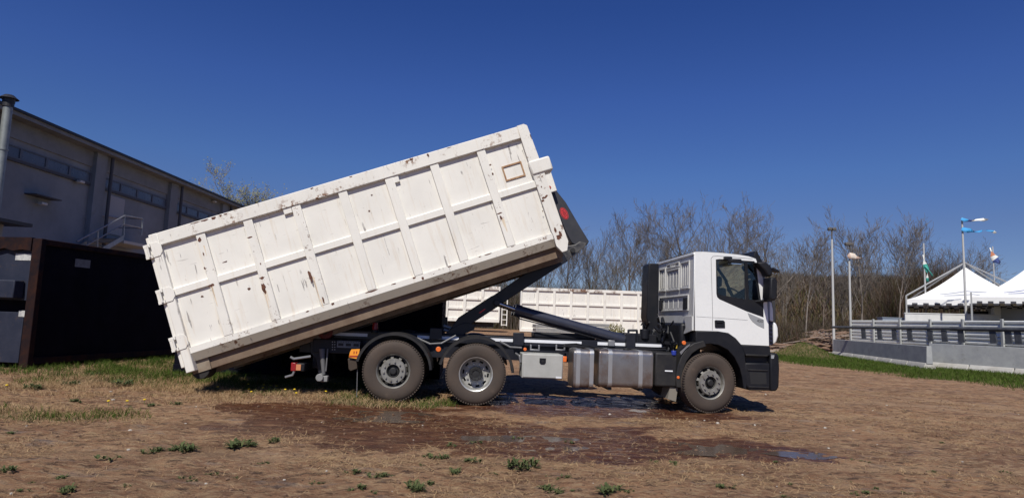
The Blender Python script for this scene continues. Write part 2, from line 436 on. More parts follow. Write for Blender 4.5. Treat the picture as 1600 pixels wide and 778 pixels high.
# green grass
def gd(x, y): return np.clip(grass_f(x, y)*(.15+1.2*sstep(.45, .62, fbm(x*1.6, y*1.6, 41))), 0, 1)
P1 = scatter(30000, -11, 0, 7, 18.5, gd, 1); r = rng
h1 = r.uniform(.03, .13, len(P1))*np.where(P1[:, 1] > 12, 1.25, .8)
V1, F1 = blades(P1, h1, r.uniform(.004, .010, len(P1)), h1*r.uniform(.2, .9, len(P1)), 2)
def gd2(x, y): return np.clip(grass_f(x, y), 0, 1)*np.where(wet_f(x, y) > .4, .2, 1)
P2 = scatter(70000, 10, 26, 13, 41, gd2, 3); h2 = r.uniform(.03, .12, len(P2))*(1+.7*fbm(P2[:, 0], P2[:, 1], 9))
V2, F2 = blades(P2, h2, r.uniform(.010, .022, len(P2)), h2*r.uniform(.3, .9, len(P2)), 4)
o = big_mesh('grass', np.concatenate([V1, V2]), np.concatenate([F1, F2+len(V1)]), [gmat]); tag(o, 'green grass growing on the verge and in patches', 'grass', kind='stuff')
# dead grass and straw lying on the soil
def sd(x, y): return np.clip(.05+.95*sstep(.42, .62, fbm(x*.8, y*1.1, 51)), 0, 1)*(1-.5*sstep(2.5, 5, x)*sstep(7, 9, y))*(1-.75*wet_f(x, y))
P3 = scatter(85000, -9, 13, 4.6, 17, sd, 5); N = len(P3); h3 = r.uniform(.004, .03, N)
P3[:, 2] += .004
V3, F3 = blades(P3, h3, r.uniform(.003, .007, N), r.uniform(.03, .13, N), 6)
def sd2(x, y): return np.clip(ell(x, y, -5.4, 11.6, 3.6, 1.6, .8, 61, .5)*sstep(.35, .55, fbm(x*1.5, y*1.5, 62)), 0, 1)
P4 = scatter(42000, -10, -1, 8, 18, lambda x, y: np.maximum(sd2(x, y), grass_f(x, y)*.5), 7); N = len(P4); h4 = r.uniform(.02, .09, N)
V4, F4 = blades(P4, h4, r.uniform(.003, .007, N), r.uniform(.04, .16, N), 8)
o = big_mesh('dry_grass', np.concatenate([V3, V4]), np.concatenate([F3, F4+len(V3)]), [smat]); tag(o, 'dry straw coloured grass lying on the bare soil', 'dry grass', kind='stuff')
# small stones and clods (one mesh of uncountable crumbs)
mb = MB(); rr = random.Random(5)
for i in range(4200):
    x = rr.uniform(-8, 11); y = 4.7+rr.random()**1.4*11
    if abs(x) > y*.95+1: continue
    s = rr.choice((.006, .009, .012, .02)); mb.mi = 0 if rr.random() < .965 else 1
    mb.ball((x, y, hz(x, y)+s*.2), s*rr.uniform(.7, 1.3), 5, 3, (rr.uniform(.8, 1.6), rr.uniform(.8, 1.4), rr.uniform(.4, .8)))
o = mb.build('soil_crumbs', [mat('clod', (.13, .075, .045), .95, rgb2=(.20, .125, .08)), mat('pale_stone', (.45, .41, .36), .9)]); tag(o, 'crumbs of soil and small stones strewn over the dirt', 'stones', kind='stuff')

# weeds: broad leaf rosettes in the foreground, each one a plant
wm1 = mat('weed_leaf', (.050, .068, .025), .8, rgb2=(.095, .11, .042), vscale=8, spec=.2)
def rosette(seed, nl, L_, wd, hh):
    rr = random.Random(seed); mb = MB()
    nc_ = 3+nl//14; cs = [(rr.gauss(0, L_*.55), rr.gauss(0, L_*.45)) for _ in range(nc_)]
    for i in range(nl*2):
        ox, oy = rr.choice(cs); a = rr.uniform(0, 2*pi); l = L_*rr.uniform(.15, .6); h = hh*rr.uniform(.1, .9); w_ = wd*rr.uniform(.7, 1.5)
        d = Vector((cos(a), sin(a), 0)); s = Vector((-sin(a), cos(a), 0)); prev = None
        for k in range(5):
            t = k/4; p = Vector((ox, oy, 0))+d*l*t+Vector((0, 0, h*sin(t*2.2)+.004)); ww = w_*sin(pi*min(t*.85+.12, 1))
            e = (p-s*ww, p+s*ww)
            if prev: mb.face([prev[0], prev[1], e[1], e[0]])
            prev = e
    return mb
wmesh = []
for k, a in enumerate([(30, .10, .007, .05), (44, .15, .009, .07), (70, .17, .010, .10), (22, .08, .007, .03)]):
    me_o = rosette(k+3, *a).build('weed', wm1); wmesh.append(me_o.data); bpy.data.objects.remove(me_o)
WEEDS = [(815, 728, 2, 1.0, 'bushiest green weed in the middle foreground, on dry soil below the wet mud'), (710, 738, 1, .7, ''), (690, 715, 1, .8, ''), (670, 712, 3, .9, ''), (735, 722, 1, .7, ''),
         (650, 768, 1, .9, ''), (595, 746, 1, .7, ''), (858, 764, 1, .9, ''), (948, 770, 1, 1.0, ''), (290, 704, 1, 1.1, ''), (243, 707, 1, .8, ''), (270, 706, 0, .9, ''), (368, 700, 1, 1.2, ''), (392, 698, 0, 1, ''), (430, 692, 1, .7, ''),
         (170, 718, 3, 1.3, ''), (110, 770, 0, 1, ''), (8, 740, 1, .8, ''), (60, 607, 2, 1.0, ''), (108, 600, 2, .9, ''), (185, 603, 2, 1.2, ''), (150, 588, 2, 1.0, ''), (115, 628, 0, 1.1, ''), (240, 634, 0, 1, ''), (278, 630, 0, 1, ''),
         (1050, 724, 0, .8, ''), (1130, 764, 0, .8, ''), (1022, 720, 3, .9, ''), (808, 683, 3, .9, ''), (706, 696, 3, 1, ''), (745, 690, 3, .9, ''), (890, 690, 3, .9, ''), (560, 765, 0, .8, ''), (335, 610, 2, .8, ''), (310, 592, 2, 1.1, ''), (395, 602, 1, 1, ''), (420, 606, 1, 1, ''), (280, 588, 2, .9, '')]
rw_ = random.Random(31)
for _ in range(46):
    a_ = rw_.uniform(0, 1600); b_ = rw_.choice((rw_.uniform(660, 777), rw_.uniform(720, 777))); q_ = ground(a_, b_)
    if wet_f(np.array([q_.x]), np.array([q_.y]))[0] < .3 or rw_.random() < .3: WEEDS.append((a_, b_, rw_.choice((0, 3, 3)), rw_.uniform(.35, .75), ''))
for i, (px, py, k, sc, lab) in enumerate(WEEDS):
    p = ground(px, py); o = bpy.data.objects.new('weed', wmesh[k]); col.objects.link(o)
    o.location = (p.x, p.y, hz(p.x, p.y)-.005); o.rotation_euler = (0, 0, i*1.7); o.scale = (sc,)*3
    tag(o, lab or 'small low green weed growing from the bare brown ground', 'weed', 'small green weeds on the bare ground' if not lab else None)
# dandelions
dmat = [mat('dandelion_yellow', (.75, .52, .02), .7), mat('stalk', (.10, .16, .04), .7)]
mb = MB(); mb.mi = 1; mb.cyl((0, 0, 0), (0, 0, .07), .003, seg=5); mb.mi = 0; mb.ball((0, 0, .075), .022, 8, 5, (1, 1, .5))
do = mb.build('dandelion', dmat); dme = do.data; bpy.data.objects.remove(do)
for i, (px, py) in enumerate([(10, 609), (180, 602), (206, 601), (198, 633), (226, 632), (170, 632), (340, 611), (387, 605), (411, 605), (422, 607), (389, 614), (393, 618), (460, 615), (462, 621), (508, 619), (523, 603), (531, 603), (411, 613), (432, 609), (445, 616)]):
    p = ground(px, py); o = bpy.data.objects.new('dandelion', dme); col.objects.link(o); o.location = (p.x, p.y, hz(p.x, p.y)); o.rotation_euler = (.1, .05, i)
    tag(o, 'small yellow dandelion flower standing in the grass beside the truck', 'flower', 'dandelions in the grass')

#@@TREES
# ================================================================= TREES AND SCRUB
def tree_mesh(seed, H, spread=.5, levels=5, trunk=.15, lean=0, first=.35, dense=1.0, multi=1, leaves=0):
    rr = random.Random(seed); segs = []; tips = []
    def grow(p, d, length, rad, lev):
        n = 4 if lev < 2 else 3
        q = p; dd = d.copy(); step = length/n; pts = [(q.copy(), rad)]
        for i in range(n):
            dd = (dd+Vector((rr.gauss(0, .055), rr.gauss(0, .055), rr.gauss(.045, .03)))).normalized()
            q2 = q+dd*step; r2 = max(rad*(1-.6*(i+1)/n), .012)
            segs.append((q.copy(), q2.copy(), pts[-1][1], r2, 6 if lev == 0 else (4 if lev == 1 else 3))); pts.append((q2.copy(), r2)); q = q2
        if lev >= levels: tips.append(q); return
        nb = {0: int(13*dense), 1: int(7*dense), 2: int(5*dense), 3: 3, 4: 3}.get(lev, 3)
        for k in range(nb):
            t = (first if lev == 0 else .2)+(1-(first if lev == 0 else .2))*(k+rr.random())/nb
            i = min(int(t*n), n-1); f = t*n-i; bp = pts[i][0].lerp(pts[i+1][0], min(f, 1)); br = pts[i][1]*(1-f)+pts[i+1][1]*f
            a = rr.uniform(0, 2*pi); o1 = dd.orthogonal().normalized(); o2 = dd.cross(o1); side = o1*cos(a)+o2*sin(a)
            ang = rr.uniform(.45, .95)*(.7+spread)
            nd = (dd*cos(ang)+side*sin(ang)+Vector((0, 0, .35))).normalized()
            grow(bp, nd, length*rr.uniform(.34, .6)*(1.15-.45*t if lev == 0 else 1), max(br*.55, .013), lev+1)
    for m in range(multi):
        b0 = Vector((rr.uniform(-.4, .4)*(multi > 1), rr.uniform(-.4, .4)*(multi > 1), 0))
        grow(b0, Vector((lean+rr.uniform(-.12, .12)*(multi > 1), rr.uniform(-.1, .1), 1)).normalized(), H*(1 if m == 0 else rr.uniform(.7, .95)), trunk*(1 if m == 0 else .7), 0)
    V = []; F = []; F4 = []
    for p0, p1, r0, r1, sd_ in segs:
        d = (p1-p0); 
        if d.length < 1e-4: continue
        d.normalize(); a = d.orthogonal().normalized(); b_ = d.cross(a); n0 = len(V)
        for p, r_ in ((p0, r0), (p1, r1)):
            for i in range(sd_): t = 2*pi*i/sd_; V.append(p+(a*cos(t)+b_*sin(t))*r_)
        for i in range(sd_): j = (i+1) % sd_; F4.append((n0+i, n0+j, n0+sd_+j, n0+sd_+i))
    nl = 0; mi = [0]*len(F4)
    if leaves:
        for p in tips:
            for _ in range(leaves):
                c_ = p+Vector((rr.gauss(0, .2), rr.gauss(0, .2), rr.gauss(0, .2))); u = Vector((rr.gauss(0, 1), rr.gauss(0, 1), rr.gauss(0, 1))).normalized()*.075; v_ = u.orthogonal()
                n0 = len(V); V += [c_-u, c_-v_, c_+u, c_+v_]; F4.append((n0, n0+1, n0+2, n0+3)); mi.append(1)
    return np.array([tuple(v) for v in V]), np.array(F4), mi
bark = mat('bark', (.17, .145, .13), .9, rgb2=(.30, .26, .22), vscale=1.5, spec=.1)
bark2 = mat('bark_dark', (.11, .085, .075), .9, rgb2=(.20, .16, .13), vscale=1.5, spec=.1)
twigm = mat('crown_twigs', (.135, .115, .10), .9, rgb2=(.20, .175, .155), vscale=1.0, spec=.1)
leafm = mat('spring_leaf', (.16, .165, .05), .7, rgb2=(.24, .22, .09), vscale=.8, spec=.2)
TV = []
for k, kw in enumerate([dict(H=12, spread=.35, trunk=.13), dict(H=12, spread=.55, trunk=.15), dict(H=12, spread=.2, trunk=.10, multi=3, dense=.8), dict(H=12, spread=.7, trunk=.16, first=.25),
                        dict(H=12, spread=.3, trunk=.11, first=.45), dict(H=12, spread=.45, trunk=.12, lean=.12, first=.4)]):
    TV.append(tree_mesh(100+k, levels=4, **kw))
TMESH = {}
def tree(px, top, Yd, k, label, m=bark, grp='bare trees behind the yard', rz=0.):
    x = xat(px, Yd, 4); zt = zat(px, top, Yd); g0 = float(gz(x, Yd)); V_, F_, mi_ = TV[k]; sc = 1.10*(zt-g0)/V_[:, 2].max()
    key = (k, m.name)
    nm = 'bare_tree'
    rt_ = empty(nm, (x, Yd, g0-.1), rz, label, 'tree', grp); rt_.scale = (sc,)*3
    if key not in TMESH:
        # trunk = six-sided pieces of the first stem (lowest verts), crown = the rest
        zc = V_[F_].mean(1); big = np.linalg.norm(V_[F_[:, 0]]-V_[F_[:, 1]], axis=1) > .045
        a = F_[big]; b_ = F_[~big]
        TMESH[key] = []
        for nm2, ff in (('trunk', a), ('crown', b_)):
            uniq, inv = np.unique(ff, return_inverse=True)
            oo = big_mesh(nm2, V_[uniq], inv.reshape(ff.shape), [m if nm2 == 'trunk' else twigm]); TMESH[key].append(oo.data); bpy.data.objects.remove(oo)
    for nm2, me in zip(('trunk', 'crown'), TMESH[key]):
        c_ = bpy.data.objects.new(nm2, me); col.objects.link(c_); c_.parent = rt_
    return rt_
TREES = [(985, 328, 58, 0, 'tall slender bare tree between the raised hook arm and the cab'),
 (925, 352, 60, 2, 'many-stemmed bare tree directly right of the black hook arm elbow'),
 (955, 372, 66, 2, 'dense thin-stemmed bare tree just left of the tall slender one past the hook arm'),
 (1035, 352, 62, 4, 'bare tree standing behind the black air intake column'),
 (1073, 322, 60, 1, 'tall bare tree rising behind the rear edge of the white cab roof'),
 (1122, 322, 58, 5, 'narrow bare tree above the middle of the white cab roof'),
 (1158, 352, 66, 2, 'bare tree above the front part of the cab roof'),
 (1196, 334, 56, 3, 'broad bare tree with spreading limbs just behind the cab mirror'),
 (1258, 352, 54, 4, 'bare tree with a pale straight trunk left of the first lamp post'),
 (1286, 380, 60, 5, 'thin leaning bare tree right beside the first lamp post'),
 (1345, 334, 56, 0, 'tall dark bare tree right of the two lamp posts'),
 (1403, 334, 56, 4, 'tall bare tree left of the flagpole with the green and white flag'),
 (1370, 372, 70, 2, 'bushy bare tree between the two tall trees right of the lamp posts'),
 (1445, 385, 68, 3, 'low wide bare tree behind the green and white flag'),
 (1487, 388, 70, 1, 'bare tree at the left of the tall white flagpole over the tent'),
 (1530, 408, 76, 3, 'bare tree behind the peak of the first white tent'),
 (1320, 395, 72, 2, 'bare tree behind the floodlight post with the pale rag'),
 (1225, 385, 70, 2, 'thin bare tree directly in front of the cab, farther back'),
 (890, 345, 64, 4, 'bare tree showing just right of the hook arm, left of the many-stemmed one'),
 (1010, 375, 68, 2, 'bare tree between the tall slender one and the air intake column'),
 (1095, 365, 72, 2, 'farther bare tree above the rear part of the cab roof')]
for i, (px, top, Yd, k, lab) in enumerate(TREES):
    tree(px, top, Yd, k, lab, bark if i % 3 else bark2, rz=i*2.1)
for px, top, k in ((700, 385, 2), (735, 372, 4), (772, 380, 2), (812, 360, 0), (845, 352, 2), (872, 372, 5)):
    tree(px, top, 58+k, k, 'bare tree seen below the raised container and above the far white containers', bark2, rz=px*.1)
# green tinged tree over the left shed
V_, F_, mi_ = tree_mesh(77, H=12, spread=.55, levels=4, trunk=.2, first=.45, leaves=3, dense=1.2)
px = 378; Yd = 56; x = xat(px, Yd, 4); g0 = float(gz(x, Yd)); sc = 1.12*(zat(px, 279, Yd)-g0)/V_[:, 2].max()
rt_ = empty('budding_tree', (x, Yd, g0-.1), 1.2, 'tree with yellow-green buds showing past the shed roof above the raised container', 'tree'); rt_.scale = (sc,)*3
mi_ = np.array(mi_)
for nm2, sel, m in (('trunk', (mi_ == 0), bark), ('crown', (mi_ == 1), leafm)):
    ff = F_[sel]; uniq, inv = np.unique(ff, return_inverse=True); oo = big_mesh(nm2, V_[uniq], inv.reshape(ff.shape), [m]); oo.parent = rt_

# scrub covered hill far behind on the right
def hill_h(x, y): return 0
hx = np.linspace(-80, 160, 240); hy = np.linspace(86, 200, 60); HX, HY = np.meshgrid(hx, hy)
HH = (9.2+1.2*(fbm(HX*.05, HY*.05, 71)-.5)*2)*sstep(86, 100, HY)+(fbm(HX*.3, HY*.3, 72)-.5)*1.6-.4+4*sstep(100, 200, HY)*sstep(0, 60, HX)*0
HH = HH*(.0+1.0*sstep(22, 38, HX))-.3
idx = np.arange(HX.size).reshape(HX.shape)
F = np.stack([idx[:-1, :-1], idx[:-1, 1:], idx[1:, 1:], idx[1:, :-1]], -1).reshape(-1, 4)
hm = mat('scrub_hill', (.060, .055, .024), .95, rgb2=(.11, .075, .045), vscale=.25, dirt=(.035, .03, .018), dscale=.5, damt=.45, bump=.5, bscale=1.0, spec=.1)
tag(big_mesh('hill', np.stack([HX.ravel(), HY.ravel(), HH.ravel()], 1), F, [hm], smooth=True), kind='structure')
# dense leafless thicket in front of the hill: nobody could count its stems
def thicket(name, N, xf, hf, y0, y1, seed, mats, label, tw=4, wd=.03):
    r = np.random.default_rng(seed); y = r.uniform(y0, y1, N); x = xf(r, y); h = hf(x, y)*r.uniform(.45, 1.05, N)
    k = h > .2; x = x[k]; y = y[k]; h = h[k]; n_ = len(x)
    P = np.stack([x, y, gz(x, y)-.05], 1); lean = h*r.uniform(.02, .3, n_); V1, F1 = blades(P, h, wd*(.5+h*.25), lean, seed+1)
    # twigs along the stems
    Vs = [V1]; Fs = [F1]; off = len(V1); mi = [r.integers(0, len(mats), n_)]; mi[0] = np.concatenate([mi[0], mi[0]])
    for q in range(tw):
        t = r.uniform(.3, 1, n_); a = r.uniform(0, 2*pi, n_); base = P+np.stack([np.cos(a)*lean*.3*t, np.sin(a)*lean*.3*t, h*t], 1)
        hh = h*r.uniform(.12, .35, n_); V2, F2 = blades(base, hh, np.full(n_, wd*.55), hh*r.uniform(.5, 1.4, n_), seed+5+q)
        Vs.append(V2); Fs.append(F2+off); off += len(V2); m_ = r.integers(0, len(mats), n_); mi.append(np.concatenate([m_, m_]))
    o = big_mesh(name, np.concatenate(Vs), np.concatenate(Fs), mats, mi=np.concatenate(mi)); return tag(o, label, 'scrub', kind='stuff')
tm = [mat('twig_grey', (.125, .105, .09), .9, spec=.1), mat('twig_brown', (.075, .052, .037), .9, spec=.1), mat('twig_red', (.10, .062, .045), .9, spec=.1), mat('scrub_olive', (.065, .062, .026), .9, spec=.1)]
def xr(a, b_):
    return lambda r, y: (r.uniform(a, b_, len(y))-800)/1000*y*1.0
def hillf(x, y): return (9.2+1.2*(fbm(x*.05, y*.05, 71)-.5)*2)*sstep(86, 100, y)*sstep(22, 38, x)
r_ = np.random.default_rng(99); yy = r_.uniform(84, 112, 26000); xx = yy*r_.uniform(.36, .82, 26000); Pz = np.stack([xx, yy, hillf(xx, yy)-.6], 1)
hh_ = r_.uniform(.5, 1.9, 26000); Vh, Fh = blades(Pz, hh_, np.full(26000, .10), hh_*.5, 98)
m__ = r_.integers(0, 4, 26000)
tag(big_mesh('hill_scrub', Vh, Fh, tm, mi=np.concatenate([m__, m__])), 'brown and olive scrub covering the slope of the far hill', 'scrub', kind='stuff')
thicket('thicket', 15000, xr(1325, 1600), lambda x, y: 2.0+(5.0*sstep(.53, .60, x/y)+1.2*sstep(.6, .66, x/y))*(.65+.6*fbm(x*.2, y*.2, 81))*(1-.5*sstep(.69, .76, x/y)), 62, 84, 82, tm, 'dense reddish brown leafless thicket behind the tents and barriers', 6, .035)
thicket('underbrush', 15000, xr(1200, 1370), lambda x, y: (.8+2.4*fbm(x*.2, y*.1, 83))*sstep(.39, .42, x/y), 50, 85, 84, tm, 'brown scrub and dead brush at the foot of the hill in front of the cab', 6, .03)
thicket('underbrush', 14000, xr(560, 1030), lambda x, y: 1.5+3.3*fbm(x*.25, y*.25, 85), 44, 62, 86, [tm[0], tm[0], tm[1], tm[3]], 'bare brush growing behind the far white containers', 5, .03)
# pile of cut branches by the road
mb = MB(); rr = random.Random(9)
for i in range(420):
    x = rr.gauss(24.0, 3.0); y = rr.uniform(49, 53); h = max(.1, 1.5*math.exp(-((x-25.5)/3.2)**2)); a = rr.gauss(0, .35); l = rr.uniform(.8, 2.6); z = rr.uniform(.02, h)-.1
    mb.mi = rr.choice((0, 0, 1)); mb.cyl((x-l*cos(a)/2, y-l*.3, z), (x+l*cos(a)/2, y+rr.uniform(-.5, .5), max(z+rr.gauss(0, .25), 0)), rr.uniform(.015, .05), seg=4)
mb.cyl((18.5, 48.6, .42), (26.0, 49.2, -.05), .07, .1, seg=7)
tag(mb.build('brush_pile', [mat('dead_wood', (.20, .12, .08), .9, rgb2=(.28, .19, .14)), mat('dead_wood_grey', (.33, .26, .22), .9)]), 'low pile of cut brown branches beside the dirt road in front of the cab', 'brush pile')

#@@SHED
# ================================================================= LEFT SHED AND BLACK CONTAINER
wallc = mat('shed_wall', (.25, .275, .295), .9, rgb2=(.19, .21, .225), vscale=.6, dirt=(.17, .17, .17), dscale=.9, damt=.42, bump=.004)
beamc = mat('shed_fascia', (.23, .25, .265), .9, rgb2=(.17, .185, .20), vscale=1.2)
darkm = mat('dark_metal', (.022, .022, .026), .5)
pipem = mat('drain_pipe', (.06, .06, .065), .6)
winm = mat('dusty_window', (.07, .09, .125), .3, rgb2=(.10, .12, .155), vscale=2)
galv = mat('galvanised', (.42, .43, .43), .45, .7, rgb2=(.30, .31, .31), vscale=6)
WX = -17.5
sh = empty('factory_shed', (WX, 21, 0), 0, 'long grey two storey industrial shed with a window band and sloping eaves at far left', 'building')
def B(px, py):  # point on the wall plane x = WX, returned as local (y,z)
    r = ray(px, py); t = WX/r.x; p = CAM+r*t; return p.y-21, p.z
zr = B(100, 213)[1]; zt = zr
y0, y1 = -14, 25.5
def roofz(y): return zt
mb = MB(); mb.box(-16, 0, y0, y1, -.2, zt-.15); mb.build('wall', wallc, sh)
mb = MB(); mb.box(-17, .55, y0-.5, y1+.6, zt-.16, zt-.02); mb.mi = 1; mb.box(-17.1, .62, y0-.6, y1+.7, zt-.02, zt+.07); mb.build('roof', [beamc, darkm], sh)
zl = B(5, 243)[1]; zh = B(5, 222.5)[1]
mb = MB(); mb.box(.0, .06, y0, y1, zh+.25, zt-.16); mb.build('fascia_band', beamc, sh)
# pilasters with drain pipes
pys = [B(152, 300)[0], B(267, 330)[0]]; pys = [pys[0]-(pys[1]-pys[0])]+pys+[pys[1]+(pys[1]-pys[0])]
for y in pys:
    MB().box(.0, .22, y-.55, y+.15, -.1, zt-.17).build('pilaster', wallc, sh, bevel=.01)
    MB().cyl((.33, y+.28, 0), (.33, y+.28, zt-.2), .07).build('drain_pipe', pipem, sh)
for i in range(len(pys)-1):
    a = pys[i]+.2; b_ = pys[i+1]-.6
    f = MB().box(.0, .09, a, b_, zl-.1, zl).build('window_sill', pipem, sh)
    wd_ = (b_-a)/4
    for k in range(4):
        wo_ = MB().box(.01, .05, a+k*wd_+.06, a+(k+1)*wd_-.06, zl+.06, zh-.03)
        wf_ = MB()
        for q in ((a+k*wd_, a+k*wd_+.055, zl+.003, zh), (a+(k+1)*wd_-.055, a+(k+1)*wd_, zl+.003, zh), (a+k*wd_+.056, a+(k+1)*wd_-.056, zl+.003, zl+.055), (a+k*wd_+.056, a+(k+1)*wd_-.056, zh-.045, zh)):
            wf_.box(0.0, .08, *q)
        fr = wf_.build('window', mat('window_frame', (.10, .12, .15), .6), sh); wo_.build('pane', winm, fr)
a, zd0 = B(163, 372); b_, zd1 = B(194, 312)
MB().box(0, .05, a, b_, B(190, 368)[1]-.05, zd1).build('door', mat('grey_door', (.36, .36, .36), .7), sh, bevel=.01)
for px, py in ((117, 284), (57, 318), (329, 315)):
    y, z = B(px, py); mb = MB(); mb.box(0, .2, y-.03, y+.03, z-.02, z+.02); mb.box(.15, .32, y-.14, y+.14, z-.05, z+.05); mb.build('wall_lamp', mat('lamp_grey', (.5, .5, .48), .5), sh, bevel=.02)
y, z = B(55, 312); MB().box(0, .45, y-.55, y+.75, z+.10, z+.14).build('canopy', pipem, sh)
# lean-to roof in the corner
y, z = B(0, 345)
lt = MB(); lt.mi = 0; lt.box(.05, 2.6, -9, -2.4, 0, z-.5); lt.mi = 1; lt.box(.0, 3.0, -9.2, -1.8, z-.48, z-.38); lt.build('lean_to', [mat('corrugated_beige', (.33, .32, .28), .7, bump=.01), darkm], sh)
# stairs with railing beside the wall
def BW(px, py, off):
    r = ray(px, py); t = (WX+off)/r.x; return CAM+r*t
st = empty('metal_staircase', BW(195, 375, 1.2), 0, 'galvanised outdoor staircase with tube railings against the grey shed wall', 'staircase')
o_ = Vector(st.location)
def R3(px, py, off=1.2): return BW(px, py, off)-o_
mb = MB()
p_top, p_bot = R3(195, 337), R3(120, 377); mb.tube([p_bot, p_top, R3(223, 342)], .03)
mb.tube([R3(134, 384), R3(193, 350.5), R3(223, 357)], .025)
for a, b_ in (((195, 337), (193, 371)), ((153, 361), (152, 386)), ((223, 342), (221, 368))): mb.tube([R3(*a), R3(*b_)], .03)
pw = R3(223, 342); mb.tube([pw, pw+Vector((-1.1, 0, 0))], .03); pw2 = R3(223, 357); mb.tube([pw2, pw2+Vector((-1.1, 0, 0))], .025)
mb.tube([R3(195, 337)+Vector((-1.1, 0, 0)), R3(223, 342)+Vector((-1.1, 0, 0))], .03)
mb.build('railing', galv, st)
mb = MB(); s0 = R3(193, 368); s1 = R3(228, 374)
mb.box(s0.x-1.1, s0.x+.05, s0.y, s1.y+1.0, s0.z-.32, s0.z-.2); mb.build('landing', mat('pale_steel', (.45, .45, .42), .6), st)
mb = MB(); q0 = R3(150, 392); q1 = R3(193, 367); mb.mi = 0
for dx in (0, -1.05):
    e = Vector((dx, 0, 0)); d = Vector((0, 0, -.22)); t_ = Vector((.03, 0, 0))
    q00 = q0+(q0-q1)*1.6
    mb.face([q00+e, q1+e, q1+e+d, q00+e+d]); mb.face([q00+e+t_, q1+e+t_, q1+e+d+t_, q00+e+d+t_]); mb.face([q00+e, q1+e, q1+e+t_, q00+e+t_])
mb.build('stringer', galv, st)
for k in range(12):
    q = (q0+(q0-q1)*1.6).lerp(q1, (k+.5)/12); MB().box(q.x-1.03, q.x-.01, q.y-.13, q.y+.13, q.z-.13, q.z-.10).build('step', galv, st)
# chimney pipe
Yc = 19.0
c0 = at(0, 235, Yc); ct = at(13, 160, Yc); xc = xat(4, Yc, ct.z-1.2)
mb = MB(); mb.cyl((0, 0, 0), (0, 0, ct.z), .125, seg=20); mb.cyl((0, 0, ct.z-1.5), (0, 0, ct.z-1.45), .145, seg=20)
ch = empty('flue_pipe', (xat(13.5, Yc, ct.z), Yc, 0), 0, 'tall galvanised flue pipe with a black rain cap, standing at far left before the shed', 'chimney')
mb.build('pipe', mat('flue_metal', (.30, .32, .31), .5, .4, rgb2=(.22, .24, .24)), ch, smooth=True)
mb = MB(); mb.cyl((0, 0, ct.z-.02), (0, 0, ct.z+.1), .16, .17, seg=16); mb.cyl((0, 0, ct.z+.10), (0, 0, ct.z+.22), .26, .12, seg=20); mb.cyl((0, 0, ct.z-.15), (0, 0, ct.z-.02), .15, .15, seg=20); mb.build('rain_cap', darkm, ch)

# black roll-off container on the left
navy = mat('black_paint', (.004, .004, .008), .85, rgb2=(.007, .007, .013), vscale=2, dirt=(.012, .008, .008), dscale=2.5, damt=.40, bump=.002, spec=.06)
navy2 = mat('navy_paint', (.018, .023, .042), .55, rgb2=(.03, .034, .055), vscale=3, dirt=(.08, .055, .04), dscale=4, damt=.42, bump=.002, spec=.25)
rustm = mat('rust', (.16, .055, .025), .9, rgb2=(.09, .035, .02), vscale=12)
rustn = mat('rusty_navy', (.035, .015, .011), .85, spec=.1, rgb2=(.009, .008, .012), vscale=4)
p = ground(39, 577)
MBk = Matrix.Translation(p) @ Matrix.Rotation(-radians(8.2), 4, 'Z')
Q, QU = picker(MBk)
bc = empty('black_container', p, -radians(8.2), 'black steel roll-off container with rusty edges parked at far left before the shed', 'container')
Hb = Q(58, 373)[1]; Lb = 6.2; Wb = 2.5
mb = MB(); mb.box(-.06, 0, .1, Lb, .12, Hb-.1); mb.build('side_panel', navy, bc)
MB().box(-.08, .07, .1, Lb, Hb-.12, Hb).build('top_rail', rustn, bc, bevel=.01)
MB().box(-.08, .07, .1, Lb, .10, .24).build('bottom_rail', rustn, bc, bevel=.01)
MB().box(-.14, .072, -.03, .098, .02, Hb+.005).build('corner_post', rustn, bc, bevel=.012)
MB().box(-Wb, -Wb+.12, -.03, .098, .02, Hb).build('corner_post', rustn, bc, bevel=.012)
MB().box(-Wb, -Wb+.06, .1, Lb, .12, Hb).build('side_panel', navy, bc)
MB().box(-Wb, 0, Lb+.002, Lb+.06, .12, Hb).build('rear_panel', navy, bc)
MB().box(-Wb+.07, -.07, .1, Lb, .12, .2).build('floor_panel', navy, bc)
MB().box(-Wb+.122, -.142, .04, .09, 1.42, Hb-.02).build('front_panel', navy2, bc)
MB().box(-1.2, -.20, .02, .08, .12, 1.17).build('lower_panel', navy2, bc, bevel=.01)
MB().box(-Wb+.122, -1.21, .04, .09, .12, 1.41).build('recess_panel', navy, bc)
MB().box(-Wb+.122, -.142, .10, .12, 1.17, 1.42).build('recess_back', navy, bc)
mb = MB(); x1 = Q(37, 445)[0]; z0 = Q(20, 466)[1]; z1 = Q(20, 438)[1]; mb.box(-Wb, x1, -.22, .02, z0, z1); mb.build('cross_beam', navy2, bc, bevel=.02)
mb = MB(); rr = random.Random(4); zz = Q(30, 390)[1]
pts = [(-Wb, zz-.02)]
for k in range(12): pts.append((-Wb+k*(Wb-.15)/11, zz+rr.uniform(-.05, .05)-.06*(k in (3, 7))))
pts += [(-.145, Hb+.02), (-Wb, Hb+.02)]; mb.prism(pts, -.05, .035); mb.build('bent_top_flap', rustn, bc)
st_m = mat('white_sticker', (.6, .6, .58), .6, rgb2=(.35, .35, .35), vscale=9)
def sticker(pxs, M_q, m=st_m):
    (x0, z1), (x1, z0) = [Q(*p_, M_q) for p_ in pxs]
    return MB().box(x0, x1, M_q-.004, M_q, z0, z1)
for pxs in (((25, 396), (48, 407)),): sticker(pxs, .036).build('sticker', st_m, bc)
sticker(((30, 485), (42, 495)), .016).build('sticker', st_m, bc)
(ya, za), (yb, zb) = QU(118, 404, .0), QU(140, 419, .0)
MB().box(.0, .006, ya, yb, zb, za).build('sticker', mat('dull_sticker', (.20, .20, .20), .7, rgb2=(.1, .1, .1), vscale=6), bc)

